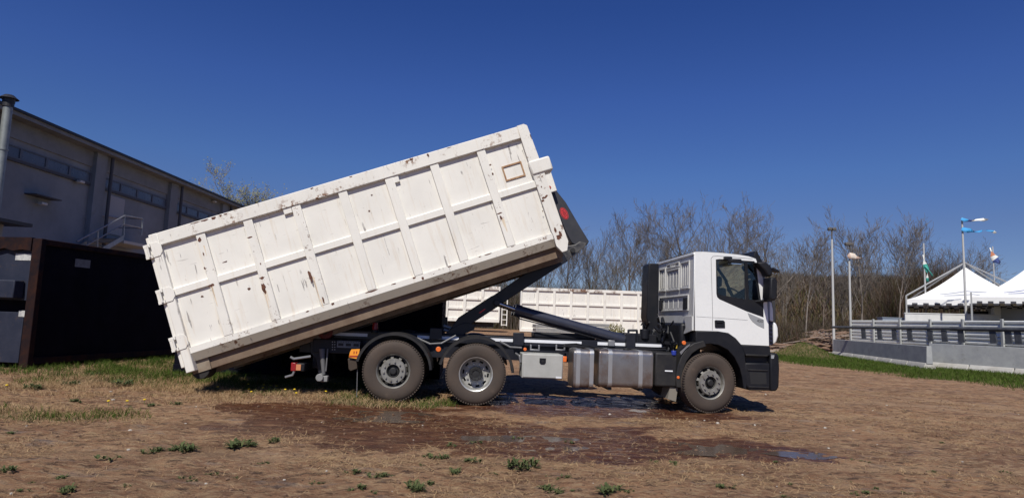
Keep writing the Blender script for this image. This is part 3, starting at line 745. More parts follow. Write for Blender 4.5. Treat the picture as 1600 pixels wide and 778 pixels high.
# shaded dark container parked behind the truck
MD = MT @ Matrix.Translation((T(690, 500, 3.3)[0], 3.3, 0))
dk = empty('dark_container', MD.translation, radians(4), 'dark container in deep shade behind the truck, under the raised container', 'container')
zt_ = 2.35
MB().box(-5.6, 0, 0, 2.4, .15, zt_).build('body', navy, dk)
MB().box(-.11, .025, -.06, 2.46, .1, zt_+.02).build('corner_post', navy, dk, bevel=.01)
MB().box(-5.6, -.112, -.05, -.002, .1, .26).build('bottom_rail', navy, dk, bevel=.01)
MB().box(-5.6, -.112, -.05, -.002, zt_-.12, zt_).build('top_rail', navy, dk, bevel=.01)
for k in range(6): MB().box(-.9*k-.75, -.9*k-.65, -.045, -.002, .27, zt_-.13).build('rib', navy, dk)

#@@FAR
# ================================================================= FAR WHITE CONTAINERS
def white_paint(name, rough=.55, chips=.5, dirtamt=.45, sc=1.0, base=(.77, .748, .692), rust=(.15, .075, .045)):
    m = bpy.data.materials.new(name); m.use_nodes = True; n = m.node_tree.nodes; L = m.node_tree.links; b = n['Principled BSDF']; b.inputs['Specular IOR Level'].default_value = .35
    tc = n.new('ShaderNodeTexCoord')
    def N(scale, det, ro, st=None, rot=0):
        t = n.new('ShaderNodeTexNoise'); t.inputs['Scale'].default_value = scale*sc; t.inputs['Detail'].default_value = det; t.inputs['Roughness'].default_value = ro
        mp = n.new('ShaderNodeMapping'); mp.inputs['Scale'].default_value = st or (1, 1, 1); mp.inputs['Rotation'].default_value = (0, rot, 0); L.new(tc.outputs['Object'], mp.inputs[0]); L.new(mp.outputs[0], t.inputs['Vector']); return t.outputs[0]
    def R(s, a, c, d=0, e=1):
        r = n.new('ShaderNodeMapRange'); r.inputs[1].default_value = a; r.inputs[2].default_value = c; r.inputs[3].default_value = d; r.inputs[4].default_value = e; L.new(s, r.inputs[0]); return r.outputs[0]
    def MX(f, a, c):
        mx = n.new('ShaderNodeMix'); mx.data_type = 'RGBA'; L.new(f, mx.inputs[0])
        for i, q in ((6, a), (7, c)):
            if isinstance(q, tuple): mx.inputs[i].default_value = (*q, 1)
            else: L.new(q, mx.inputs[i])
        return mx.outputs[2]
    def MUL(a, c):
        q = n.new('ShaderNodeMath'); q.operation = 'MULTIPLY'; L.new(a, q.inputs[0]); L.new(c, q.inputs[1]); return q.outputs[0]
    c = MX(R(N(1.3, 8, .6), .4, .7), base, tuple(q*.90 for q in base))
    c = MX(R(N(2.0, 9, .7, (6, 1, .5)), .54, .74, 0, .5), c, (.56, .44, .30))          # run-down dirt
    # fine scratches in two directions, gathered in clusters
    s1 = MUL(R(N(9, 3, .5, (.35, 1, 3.0), .5), .68, .70), R(N(1.6, 4, .6), .50, .60))
    s2 = MUL(R(N(8, 3, .5, (2.6, 1, .25), .35), .645, .665), R(N(2.1, 4, .6, (1, 1, 1), 1), .52, .60))
    c = MX(R(s1, 0, 1, 0, .5), c, (.34, .31, .29)); c = MX(R(s2, 0, 1, 0, .8), c, (.22, .20, .19))
    ch = MUL(R(N(13, 8, .72), 1.13-chips, 1.15-chips), R(N(1.9, 5, .6), .5, .62)); c = MX(ch, c, rust)
    L.new(c, b.inputs['Base Color']); b.inputs['Roughness'].default_value = rough
    bp = n.new('ShaderNodeBump'); bp.inputs['Distance'].default_value = .006; L.new(N(1.1, 3, .5), bp.inputs['Height']); L.new(bp.outputs[0], b.inputs['Normal'])
    MATS[name] = m; return m
wp = white_paint('container_white', chips=.475, dirtamt=.5)
wpr = white_paint('container_white_worn', chips=.565)
wpt = white_paint('top_rail_worn', chips=.61, rust=(.20, .10, .055))
wpf = white_paint('far_white', chips=.5, sc=.7)
wpft = white_paint('far_white_rusty', chips=.68, sc=.8)
under = mat('underside_primer', (.28, .235, .18), .8, rgb2=(.18, .13, .09), vscale=3, dirt=(.10, .05, .03), dscale=5, damt=.45)
sillm = mat('sill_brown', (.20, .145, .10), .8, rgb2=(.13, .085, .055), vscale=3, dirt=(.12, .06, .035), dscale=4, damt=.4)
grime = white_paint('grimy_rail', chips=.60, base=(.50, .455, .37), rust=(.13, .06, .035))
def far_container(name, px0, px1, Yd, ztop, zbot, cols, label, rows=3, yaw=0, W=2.5, wheels=False):
    x0 = xat(px0, Yd, 2.2); x1 = xat(px1, Yd, 2.2); Lc = x1-x0
    e = empty(name, (x0, Yd, zbot), yaw, label, 'container', 'white containers in the background'); H_ = ztop-zbot
    MB().box(0, Lc, .07, W, .12, H_-.05).build('body', wpf, e)
    MB().box(0, Lc, -.02, .1, H_-.17, H_).build('top_rail', wpft, e, bevel=.01)
    MB().box(0, Lc, -.02, .1, 0, .18).build('bottom_rail', wpf, e, bevel=.01)
    for k in range(cols+1):
        x = k*Lc/cols; MB().box(max(x-.07, 0), min(x+.07, Lc), -.015, .07, .182, H_-.172).build('rib', wpf, e)
    for j in range(1, rows):
        z = .18+(H_-.35)*j/rows
        for k in range(cols): MB().box(k*Lc/cols+.072, (k+1)*Lc/cols-.072, .0, .07, z-.05, z+.05).build('cross_rail', wpf, e)
    return e, Lc, H_
e, Lc, H_ = far_container('white_container', 813, 1050, 37, 3.34, .80, 9, 'longer far white container with rusty top rail, behind the lifting cylinder')
MB().box(.1, Lc-.1, .3, 2.2, -.1, 0).build('skid', darkm, e)
e, Lc, H_ = far_container('white_container', 588, 781, 33, 3.12, 1.28, 7, 'shorter far white container with a ladder at its right end')
mb = MB(); mb.box(.3, Lc-.3, .5, 2.0, -.25, 0); mb.build('trailer_frame', darkm, e)
for x in (1.5, 2.8, 4.8): MB().lathe([(.3, 0), (.3, .28), (.6, .28), (.6, 0)], 24, c=(x, 0, -.28)).build('wheel', darkm, e)
mb = MB()
for dx in (.12, .38): mb.box(Lc+dx-.025, Lc+dx+.025, -.02, .03, -.15, 1.35)
for k in range(6): mb.box(Lc+.145, Lc+.355, -.01, .02, -.12+k*.26, -.08+k*.26)
mb.build('ladder', wpf, e)
# grey slab stacks and earth heap behind the truck
def slab_stack(px, Yd, W_, n_, label):
    x = xat(px, Yd, 1); z = float(gz(x, Yd)); e = empty('slab_stack', (x, Yd, z), .1, label, 'slabs', 'grey slab stacks')
    rr = random.Random(px)
    for k in range(n_): d = rr.uniform(-.12, .12); MB().box(d, W_+d, 0, 1.0, k*.17, k*.17+.14).build('slab', mat('grey_concrete', (.28, .28, .275), .9, rgb2=(.2, .2, .2), vscale=4), e, bevel=.01)
slab_stack(835, 27, 2.0, 4, 'stack of grey concrete slabs under the lifting cylinder')
slab_stack(905, 30, 1.4, 4, 'smaller stack of grey slabs right of the first, before the long container')
mb = MB(); rr = random.Random(8)
x = xat(960, 33, 1); sv = []; 
for k in range(900):
    a = rr.uniform(0, 2*pi); q = rr.random()**.5; sv.append((x+cos(a)*q*.75, 33+sin(a)*q*.6, float(gz(x, 33))+rr.random()*(.75*(1-q*q))))
V_, F_ = blades(np.array(sv), np.full(900, .09), np.full(900, .05), np.full(900, .08), 3)
tag(big_mesh('bush', V_, F_, [mat('bush_leaf', (.14, .15, .05), .8, rgb2=(.24, .20, .09), vscale=3)]), 'small yellow-green bush before the long far container', 'bush')
#@@RIGHT
# ================================================================= RIGHT SIDE: BARRIERS, FENCE, TENTS, POLES
conc = mat('barrier_concrete', (.36, .37, .37), .9, rgb2=(.28, .29, .30), vscale=2.2, dirt=(.20, .19, .17), dscale=3, damt=.42, bump=.006, bscale=25)
footc = mat('barrier_foot', (.50, .49, .46), .9, rgb2=(.40, .38, .34), vscale=3, dirt=(.22, .20, .15), dscale=4, damt=.38, bump=.006)
def barrier(pA, pB, label, Hh=1.03):
    d = pB-pA; Ln = d.length; a = math.atan2(d.y, d.x); e = empty('concrete_barrier', pA, a, label, 'barrier', 'concrete road barriers')
    s = 1 if a < 0 else -1          # local +y away from the camera
    s = 1
    mb = MB(); mb.prismx([(.13*s, .26), (.17*s, Hh), (.37*s, Hh), (.41*s, .26)], 0, Ln); mb.build('wall', conc, e, bevel=.015)
    nft = max(int(round(Ln/1.9)), 1); l = Ln/nft
    for k in range(nft):
        MB().prismx([(0, .02), (0, .09), (.129*s, .30), (.411*s, .30), (.54*s, .09), (.54*s, .02)], k*l+.025, (k+1)*l-.025).build('foot', footc, e, bevel=.02)
    return e
A0 = ground(1298, 556); A1 = ground(1443, 577.5); B0 = ground(1449, 575.2); B1 = ground(1600, 588.5)
A0.z = hz(A0.x, A0.y)-.03; A1.z = A0.z+SLOPE*0; B0.z = hz(B0.x, B0.y)-.03; B1 = B0+(B1-B0)*1.8; B1.z = B0.z; A1.z = A0.z
barrier(A0, A1, 'left concrete road barrier with a visible lighter end face, on the grass verge', 1.06)
barrier(B0, B1, 'right concrete road barrier, starting behind the left one and cut by the picture edge', 1.17)
# pipe guard rail on brackets
pipe_m = mat('dark_steel', (.04, .043, .052), .6, rgb2=(.075, .08, .09), vscale=4)
dA = at(1301, 511, 40.3); dB = at(1600, 515, 28.4); dB = dA+(dB-dA)*1.8
pr = empty('pipe_rail', dA, 0, 'long dark horizontal steel pipe rail on bracket plates above the concrete barriers', 'guard rail')
mb = MB(); mb.cyl((0, 0, 0), (dB-dA)*.40, .075, seg=14); mb.build('pipe', pipe_m, pr, smooth=True)
mb = MB(); mb.cyl((dB-dA)*.385, dB-dA, .10, seg=14); mb.build('pipe', pipe_m, pr, smooth=True)
dd = (dB-dA); ux = dd.normalized()
for px in (1349, 1374, 1397, 1421, 1453, 1475, 1501, 1551, 1575, 1590, 1625):
    # parameter along the pipe that projects to px
    lo, hi = 0, 1
    for _ in range(30):
        t = (lo+hi)/2; q = dA+dd*t-CAM; x_ = 800+FPX*q.dot(rt)/q.dot(fw)
        if x_ < px: lo = t
        else: hi = t
    q = dd*lo; m_ = Matrix.Translation(q) @ Matrix.Rotation(math.atan2(ux.y, ux.x), 4, 'Z')
    mb = MB(); mb.v = []; poly = [(-.17, -.08), (.12, -.08), (.20, -.64), (-.13, -.64)]
    mb.prism(poly, -.03, .03); mb.box(-.13, .2, -.14, .14, -.66, -.63); mb.v = [tuple(m_ @ Vector(v)) for v in mb.v]
    mb.build('bracket', pipe_m, pr, bevel=.006)
# corrugated guard panels on posts
gp = mat('guard_panel', (.74, .75, .72), .5, .0, rgb2=(.62, .63, .60), vscale=3, dirt=(.25, .23, .20), dscale=3, damt=.35)
fA = Vector((xat(1331, 46), 46, 0)); fB = Vector((xat(1600, 31), 31, 0)); fB = fA+(fB-fA)*1.5; fd = fB-fA; fu = fd.normalized(); fa = math.atan2(fd.y, fd.x)
fe = empty('guard_fence', fA, fa, 'grey fence of corrugated steel guard panels on posts behind the concrete barriers', 'fence')
zt_ = 2.24
posts = []
for px in (1331, 1367, 1408.5, 1456, 1507, 1569, 1650):
    lo, hi = 0, 1
    for _ in range(30):
        t = (lo+hi)/2; q = fA+fd*t+Vector((0, 0, 2))-CAM; x_ = 800+FPX*q.dot(rt)/q.dot(fw)
        if x_ < px: lo = t
        else: hi = t
    posts.append(lo*fd.length)
for x in posts: MB().box(x-.08, x+.08, -.15, -.062, -.2, zt_+.10).build('post', mat('fence_post', (.42, .43, .42), .6, rgb2=(.32, .33, .33)), fe, bevel=.01)
prof = []
for k in range(4):
    z0 = .55+k*.43
    for dz, dy in ((0, .05), (.05, -.05), (.13, -.05), (.19, .03), (.24, .03), (.30, -.05), (.38, -.05), (.42, .05)): prof.append((dy, z0+dz))
for i in range(len(posts)-1):
    mb = MB()
    for k in range(len(prof)-1):
        (a, b_), (c_, d_) = prof[k], prof[k+1]; x0, x1 = posts[i]+.002, posts[i+1]-.002
        mb.face([(x0, a, b_), (x1, a, b_), (x1, c_, d_), (x0, c_, d_)]); mb.face([(x0, a+.012, b_), (x1, a+.012, b_), (x1, c_+.012, d_), (x0, c_+.012, d_)])
    mb.build('panel', gp, fe)
# low white box trailer and bits behind the fence
bw = mat('box_white', (.72, .72, .70), .5, rgb2=(.62, .62, .60), vscale=2)
def boxthing(name, px0, px1, Y, z0, z1, dep, m, label, cat, seams=3, trim=None, rz=-.3):
    x0 = xat(px0, Y, z1); x1 = xat(px1, Y, z1); e = empty(name, (x0, Y, 0), rz, label, cat); Ln = (x1-x0)/cos(rz)*(1.0+tan(abs(rz))*.55)**-1
    MB().box(0, Ln, 0, dep, z0, z1).build('body', m, e, bevel=.02)
    MB().box(-.03, Ln+.03, -.03, dep+.03, z1+.001, z1+.06).build('lid', trim or m, e, bevel=.01)
    for k in range(1, seams+1): MB().box(Ln*k/(seams+1)-.02, Ln*k/(seams+1)+.02, -.012, -.001, z0, z1-.02).build('seam', trim or m, e)
    MB().box(.2, Ln-.2, .2, dep-.2, -.1, z0-.001).build('base', darkm, e)
    return e
boxthing('box_trailer', 1414, 1549, 42.3, 1.2, 2.76, 1.2, bw, 'long low white box trailer whose roof shows above the guard fence under the first tent', 'trailer', rz=-.5)
boxthing('flat_trailer', 1379, 1413, 46, 1.2, 2.5, 1.5, mat('blue_grey', (.22, .26, .33), .5), 'low blue-grey body left of the long white box trailer behind the fence', 'trailer', 1)
boxthing('grey_trailer', 1562, 1660, 42, 1.9, 3.3, 2.0, mat('panel_grey', (.33, .34, .34), .5), 'grey horizontal panelled trailer under the right tent', 'trailer', 2)
boxthing('white_cabinet', 1553, 1563, 40.6, 1.4, 3.35, .5, bw, 'upright white cabinet under the right tent', 'cabinet', 0)
boxthing('dark_trailer', 1521, 1556, 44, 1.6, 3.1, 2.0, mat('black_plastic', (.02, .02, .022), .5), 'dark box under the left edge of the right tent', 'trailer', 1)
boxthing('work_table', 1549, 1650, 38.5, 2.25, 2.40, .8, darkm, 'long dark table top right of the tall flagpole under the right tent', 'table', 0)

# tents
canvas = mat('tent_canvas', (.80, .80, .79), .7, rgb2=(.72, .72, .71), vscale=1)
bluep = mat('tent_print_blue', (.10, .14, .32), .7)
greyp = mat('tent_print_grey', (.25, .28, .36), .7)
blackv = mat('valance_black', (.05, .05, .06), .7)
tube_m = mat('frame_tube', (.42, .42, .41), .4, .3)
def tent(pxc, Yc, s, zp, ze, rz, label, pr_m, frame=True):
    xc = xat(pxc, Yc, zp); e = empty('pagoda_tent', (xc, Yc, 0), rz, label, 'tent', 'white pagoda tents'); h = s/2
    V_ = []; n = 14; m = 12; V_ = []; F_ = []; mi = []
    def hgt(r, sg): return ze+(zp-ze)*((1-r)**1.45*.85+(1-r)*.15)-.05*sg*r
    for side in range(4):
        R_ = Matrix.Rotation(side*pi/2, 4, 'Z'); off = len(V_)
        for i in range(n+1):
            r = i/n
            for j in range(m+1):
                t = -1+2*j/m; p = Vector((t*h*r, -h*r, hgt(r, 1-t*t))); V_.append(tuple(R_ @ p))
        for i in range(n):
            for j in range(m):
                a = off+i*(m+1)+j; F_.append((a, a+1, a+m+2, a+m+1)); r = (i+.5)/n; t = (-1+2*(j+.5)/m); mi.append(0)
    o = big_mesh('roof', np.array(V_), np.array(F_), [canvas], mi=mi, smooth=True); o.parent = e
    # printed stroke on the camera side: curved band lying 6 mm above the canvas
    mb = MB()
    for (r0, t0, r1, t1) in ((.72, -.62, .60, -.05), (.60, -.05, .64, .45), (.76, -.50, .70, .1), (.70, .1, .76, .5)):
        for k in range(6):
            u0, u1 = k/6, (k+1)/6; q = []
            for u in (u0, u1):
                for dr in (0, .022):
                    r = r0+(r1-r0)*u+dr*(1.2-abs(u-.5)); t = t0+(t1-t0)*u; q.append(Vector((t*h*r, -h*r-.004, hgt(r, 1-t*t)+.012)))
            mb.face([q[0], q[2], q[3], q[1]])
    mb.build('printed_stroke', pr_m, e)
    mb = MB()
    for side in range(4):
        R_ = Matrix.Rotation(side*pi/2, 4, 'Z'); N = 22
        for k in range(N):
            a = -h+s*k/N; b_ = a+s/N; mb.mi = 0
            mb.face([R_ @ Vector(p) for p in ((a, -h-.005, ze-.22), (b_, -h-.005, ze-.22), (b_, -h-.005, ze+.01), (a, -h-.005, ze+.01))])
            mb.mi = 1 if k % 2 else 0
            for (z0, z1, c_) in ((-.34, -.22, k % 2), (-.44, -.34, (k+1) % 2)):
                mb.mi = c_
                if z0 < -.4 and c_ == 0: continue
                mb.face([R_ @ Vector(p) for p in ((a, -h-.005, ze+z0), (b_, -h-.005, ze+z0), (b_, -h-.005, ze+z1), (a, -h-.005, ze+z1))])
    mb.build('valance', [canvas, blackv], e)
    for sx in (-1, 1):
        for sy in (-1, 1):
            MB().box(sx*h-.045, sx*h+.045, sy*h-.045, sy*h+.045, -.2, ze+.28).build('leg', tube_m, e)
            if frame: MB().cyl((sx*h, sy*h, ze+.26), (0, 0, zp+.3), .05, seg=8).build('frame_tube', tube_m, e)
    if frame: MB().cyl((0, 0, zp-.1), (0, 0, zp+.36), .05).build('mast', tube_m, e)
    return e
tent(1508, 44, 6.9, 6.15, 3.72, -radians(33), 'white pointed tent with an outer tube frame, left of the two tents behind the fence', greyp)
tent(1607, 37.5, 5.6, 5.6, 3.66, -radians(36), 'white pointed tent cut by the right picture edge, nearer than the framed one', bluep, frame=False)
tent(1660, 52, 6.0, 7.2, 4.6, -radians(38), 'farther pointed tent with a dark roof seen between the two white tents', bluep, frame=False)
# flags and poles
polem = mat('pole_white', (.46, .46, .45), .55)
def polepts(px0, py0, px1, py1, Y): return at(px0, py0, Y), at(px1, py1, Y)
def cloth(name, pts_px, Y, mats, parent, th=.0, mi=None):
    """ragged strip through image points: list of (px,py,halfwidth m, material)"""
    o0 = Vector(parent.location); V_ = []; F_ = []; ms = []
    for k, (px, py, hw, mm) in enumerate(pts_px):
        c_ = at(px, py, Y)-o0; a = pts_px[max(k-1, 0)]; b_ = pts_px[min(k+1, len(pts_px)-1)]
        d = Vector((b_[0]-a[0], 0, -(b_[1]-a[1]))); d = d.normalized() if d.length > 0 else Vector((1, 0, 0)); nrm = Vector((-d.z, 0, d.x))
        off = Vector((0, .12*sin(k*1.9), 0)); V_ += [c_+nrm*hw+off, c_+off*.2+Vector((0, .05*cos(k*2.3), 0)), c_-nrm*hw*(.8+.3*sin(k*3))-off]
        if k: a_ = (k-1)*3; F_ += [(a_, a_+1, a_+4, a_+3), (a_+1, a_+2, a_+5, a_+4)]; ms += [mm, mm]
    o = big_mesh(name, np.array([tuple(v) for v in V_]), np.array(F_), mats, mi=ms, smooth=True); o.parent = parent
    sm = o.modifiers.new('s', 'SOLIDIFY'); sm.thickness = .008; return o
fm = [mat('flag_blue', (.05, .30, .62), .8), mat('flag_white', (.78, .78, .74), .8), mat('flag_green', (.05, .33, .27), .8), mat('flag_navy', (.05, .08, .25), .8), mat('flag_orange', (.55, .22, .12), .8)]
Y = 38; a = at(1503, 340, Y); e = empty('flagpole', (a.x+.0, Y, 0), 0, 'tall white flagpole with two shredded blue streamers in front of the tents', 'flagpole')
MB().cyl((0, 0, -.1), (0, 0, a.z), .075, .05, seg=10).build('pole', polem, e, smooth=True)
for s_ in ([(1502, 342, .10, 0), (1506, 344, .16, 0), (1512, 345, .07, 0), (1519, 345, .05, 3), (1527, 344, .08, 1), (1537, 343.5, .10, 1), (1543, 344, .03, 1)],
           [(1503, 358, .12, 0), (1509, 360, .19, 0), (1515, 361, .14, 0), (1520, 362, .03, 0), (1528, 362.5, .06, 0), (1535, 360.5, .05, 0)],
           [(1541, 360, .03, 3), (1547, 361, .07, 0), (1552, 362, .06, 0), (1556, 364.5, .03, 1)]): cloth('streamer', s_, Y-.1, fm, e)
MB().tube([at(1535, 360.5, Y-.1)-e.location, at(1541, 360, Y-.1)-e.location], .012, 4).build('cord', fm[0], e)
Y = 47; a = at(1441, 380, Y); e = empty('flagpole', (a.x+.1, Y, 0), 0, 'slim pale flagpole with a limp green and white flag left of the first tent', 'flagpole')
MB().cyl((0, 0, -.1), (0, 0, a.z), .06, .05, seg=8).build('pole', polem, e, smooth=True)
cloth('flag', [(1442.5, 398, .05, 1), (1443.5, 406, .10, 1), (1444.5, 413, .14, 1), (1448, 420, .15, 2), (1449, 427, .1, 2), (1449, 434, .09, 1), (1449, 440, .04, 2)], Y-.1, fm, e)
cloth('flag', [(1446, 415, .08, 2), (1452, 423, .10, 2), (1457, 431, .03, 2)], Y-.15, fm, e)
Y = 50; a = at(1550, 385, Y); e = empty('flagpole', (a.x+.05, Y, 0), 0, 'flagpole with a torn orange, white and navy flag behind the two tents', 'flagpole')
MB().cyl((0, 0, -.1), (0, 0, a.z), .045, .04, seg=8).build('pole', polem, e, smooth=True)
cloth('flag', [(1547, 387, .05, 4), (1549, 393, .14, 1), (1551, 400, .20, 4), (1555, 405, .30, 1), (1559, 409, .28, 3), (1563, 411, .10, 3)], Y-.1, fm, e)
lampm = mat('lamp_head', (.10, .09, .08), .5)
Y = 48; a = at(1297, 358, Y); e = empty('lamp_post', (a.x+.12, Y, 0), 0, 'tall slim lamp post with a small double floodlight, left of the barriers', 'lamp post')
zz = zat(1298, 374, Y); MB().cyl((0, 0, -.1), (0, 0, zz), .10, .07, seg=10).build('pole', polem, e, smooth=True)
MB().cyl((0, 0, zz), (0, 0, a.z-.1), .06, seg=8).build('pole_top', lampm, e)
for sx in (-.15, .18):
    mb = MB(); mb.box(sx-.14, sx+.14, -.14, .14, a.z-.12, a.z+.12); mb.build('lamp_head', lampm, e, bevel=.05)
Y = 52; a = at(1325, 408, Y); e = empty('floodlight_post', (a.x+.1, Y, 0), 0, 'pale post with a torn rag and a small floodlight on a crooked dark arm', 'lamp post')
MB().cyl((0, 0, -.1), (0, 0, a.z), .09, .08, seg=10).build('pole', polem, e, smooth=True)
b_ = at(1327, 382, Y)-e.location; mb = MB(); mb.tube([(0, 0, a.z), (.2, 0, a.z+.6), tuple(b_)], .05); mb.build('arm', lampm, e); mb = MB(); mb.box(b_.x-.35, b_.x+.3, -.15, .15, b_.z-.1, b_.z+.15); mb.build('lamp_head', lampm, e, bevel=.05)
cloth('rag', [(1325, 402, .15, 1), (1329, 400, .3, 4), (1333, 402, .32, 1), (1338, 403, .15, 1), (1345, 403, .05, 4)], Y-.1, [fm[0], mat('rag_pale', (.60, .52, .45), .8), fm[2], fm[3], mat('rag_brown', (.45, .32, .26), .8)], e)
#@@CONTAINER
# ================================================================= RAISED CONTAINER
ct_ = empty('tipped_container', (0, 0, 0), 0, 'large worn white roll-off container with ribbed rusty sides, tilted up on the truck', 'container'); ct_.matrix_world = MC
W_ = 2.5; XL = K(227.5, 367)[0]; XR = K(829, 215)[0]
print('container corners', K(227, 366), K(288, 568), K(822, 192), K(882, 375), K(884, 384))
Lc = 6.62; Hc = 2.22; x0c = .0
def stains(mb, lst, y, zlo=-9, zhi=9):
    """irregular rust blotches 2 mm proud of a side face: (px,py,rx,rz)"""
    rr = random.Random(len(lst)); mb.mi = 1
    for px, py, rx, rz_ in lst:
        cx, cz = K(px, py, y); cz = min(max(cz, zlo+rz_*.6), zhi-rz_*.6); pts = []
        for k in range(11):
            t = 2*pi*k/11; q = rr.uniform(.55, 1.15); pts.append((cx+rx*cos(t)*q, y, cz+rz_*sin(t)*q))
        mb.face([(min(max(q[0], .02), 6.62+.05), q[1], min(max(q[2], zlo), zhi)) for q in pts])
    mb.mi = 0
rust2 = mat('rust_chip', (.075, .032, .022), .9, rgb2=(.15, .06, .035), vscale=25)
runm = mat('rust_run', (.66, .52, .37), .7, rgb2=(.72, .62, .48), vscale=9)
RUNS = {0: [(335, 462, .018, .20), (333, 455, .01, .12), (321, 392, .01, .1)], 1: [(415, 468, .014, .17), (418, 462, .009, .11)], 2: [(492, 450, .014, .20), (495, 456, .008, .2), (503, 474, .014, .08)], 6: [(789, 352, .02, .13), (786, 348, .012, .09)]}
# side walls
mb = MB(); mb.box(.1, Lc-.1, .05, .08, .12, Hc-.1)
stains(mb, [(365, 424, .035, .012), (352, 409, .05, .012), (389, 451, .03, .03), (316, 463, .03, .02), (577, 330, .02, .02), (581, 305, .02, .015), (752, 243, .015, .015)], .0478)
mb.build('side_panel', [wp, rust2], ct_)
MB().box(.1, Lc-.1, W_-.12, W_-.09, .12, Hc-.1).build('side_panel', wp, ct_)
# top rails (box section slightly proud)
for (ya, yb) in ((-.02, .13), (W_-.13, W_+.02)):
    mb = MB(); mb.box(.145, Lc-.155, ya, yb, Hc-.22, Hc)
    if ya < 0: stains(mb, [(318, 337, .07, .02), (330, 330, .04, .03), (342, 329, .03, .02), (305, 346, .09, .012), (486, 291, .03, .015), (547, 272, .04, .012), (642, 246, .03, .03), (668, 240, .02, .04), (700, 226, .05, .008), (350, 330, .04, .015)], -.0225, Hc-.205, Hc-.014)
    mb.build('top_rail', [wpt, rust2], ct_, bevel=.012)
# bottom rails: vertical web and a chamfer turning under
for s_, yo in ((1, 0), (-1, W_)):
    mb = MB(); mb.prismx([(yo, .135), (yo, .235), (yo+s_*.049, .235), (yo+s_*.049, .135)], .13, Lc-.14); mb.mi = 2; mb.prismx([(yo+s_*.001, .134), (yo+s_*.049, .134), (yo+s_*.12, .02), (yo+s_*.105, .0), (yo+s_*.07, .0)], .13, Lc-.14); mb.mi = 0
    if s_ == 1: stains(mb, [(577, 440, .12, .02), (640, 412, .03, .02), (662, 440, .03, .03), (478, 478, .03, .02), (516, 462, .03, .03), (760, 387, .10, .012), (700, 409, .04, .015), (612, 432, .05, .012), (747, 392, .03, .01), (800, 384, .04, .008)], -.0015, .14, .23)
    mb.build('bottom_rail', [wpr, rust2, grime], ct_)
# posts
for s_, yo in ((1, 0), (-1, W_)):
    mb = MB(); y_a, y_b = sorted((yo-s_*.022, yo+s_*.12))
    mb.prism([(0, -.155), (.145, -.155), (.145, Hc+.002), (0.0, Hc+.002)], y_a, y_b); mb.build('rear_post', wp, ct_, bevel=.012)
    mb = MB(); mb.prism([(Lc-.155, -.0), (Lc-.155, Hc-.22), (Lc-.155, Hc-.221), (Lc-.155, Hc+.01), (Lc-.03, Hc+.01), (Lc+.02, Hc-.03), (Lc+.05, 1.3), (Lc+.06, .3), (Lc+.07, .02), (Lc-.0, -.13), (Lc-.09, -.13)], y_a, y_b)
    if s_ == 1: stains(mb, [(834, 258, .035, .05), (850, 309, .05, .02), (848, 314, .04, .018), (854, 306, .03, .02), (873, 371, .05, .05), (868, 360, .03, .05), (876, 366, .03, .06), (846, 292, .012, .02), (848, 330, .01, .02), (829, 213, .01, .06)], -.0245)
    mb.build('front_post', [wpr, rust2], ct_, bevel=.012)
# ribs: image points top / bottom of their centre lines
rp = [((310, 357), (353, 508)), ((383, 336), (429, 487)), ((459, 313), (505, 465)), ((533, 291), (577, 441)), ((605, 268), (652, 423)), ((676, 247), (722, 400)), ((747, 226), (797, 374))]
xs = []
for i, (a, b_) in enumerate(rp):
    x = (K(*a)[0]+K(*b_)[0])/2; xs.append(x); mb = MB(); mb.box(x-.075, x+.075, -.004, .052, .236, Hc-.221)
    bl = {0: [(312, 374, .035, .05), (320, 419, .015, .03), (330, 446, .05, .03), (318, 397, .01, .04)], 1: [(390, 371, .05, .012), (407, 412, .015, .02), (409, 434, .05, .025), (412, 449, .035, .085), (414, 455, .03, .05)], 2: [(484, 430, .035, .09), (487, 438, .015, .05), (505, 468, .015, .07)],
          5: [(671, 240, .01, .03)], 6: [(781, 333, .06, .015), (783, 340, .02, .05), (766, 258, .02, .02), (770, 272, .015, .03)]}.get(i, [])
    stains(mb, bl, -.0060)
    mb.mi = 2
    for px, py, rx, rz_ in RUNS.get(i, []): cx, cz = K(px, py, 0); cx = min(max(cx, x-.07+rx), x+.07-rx); mb.face([(cx-rx*.9, -.0050, cz+rz_), (cx+rx, -.0050, cz+rz_*.9), (cx+rx*.4, -.0050, cz-rz_), (cx-rx*.3, -.0050, cz-rz_*.8)])
    mb.mi = 0; mb.build('rib', [wpr if i in (0, 1, 2, 6) else wp, rust2, runm], ct_, bevel=.008)
    MB().box(x-.075, x+.075, W_-.09, W_+.004, .236, Hc-.221).build('rib', wp, ct_)
# small square bracket on rib 5 and rib 3
for px, py in ((616, 277), (448, 325), (378, 338)):
    x, z = K(px, py); mb = MB(); mb.box(x-.07, x+.07, .0, .0515, z-.10, z+.06); mb.build('bracket', wp, ct_, bevel=.006)
# cross rail between the ribs, chamfered on top
edges = [.145]+sum([[x-.075, x+.075] for x in xs], [])+[Lc-.155]
zl_ = [(K(280, 454)[1]+K(290, 451)[1])/2, K(820, 293)[1]]
for k in range(0, len(edges), 2):
    z = zl_[0]+(zl_[1]-zl_[0])*(edges[k]/Lc)
    MB().prismx([(.0505, z+.075), (.006, z+.05), (.006, z-.055), (.0505, z-.055)], edges[k]+.001, edges[k+1]-.001).build('cross_rail', wp, ct_)
    MB().box(edges[k]+.001, edges[k+1]-.001, W_-.088, W_-.01, z-.055, z+.07).build('cross_rail', wp, ct_)
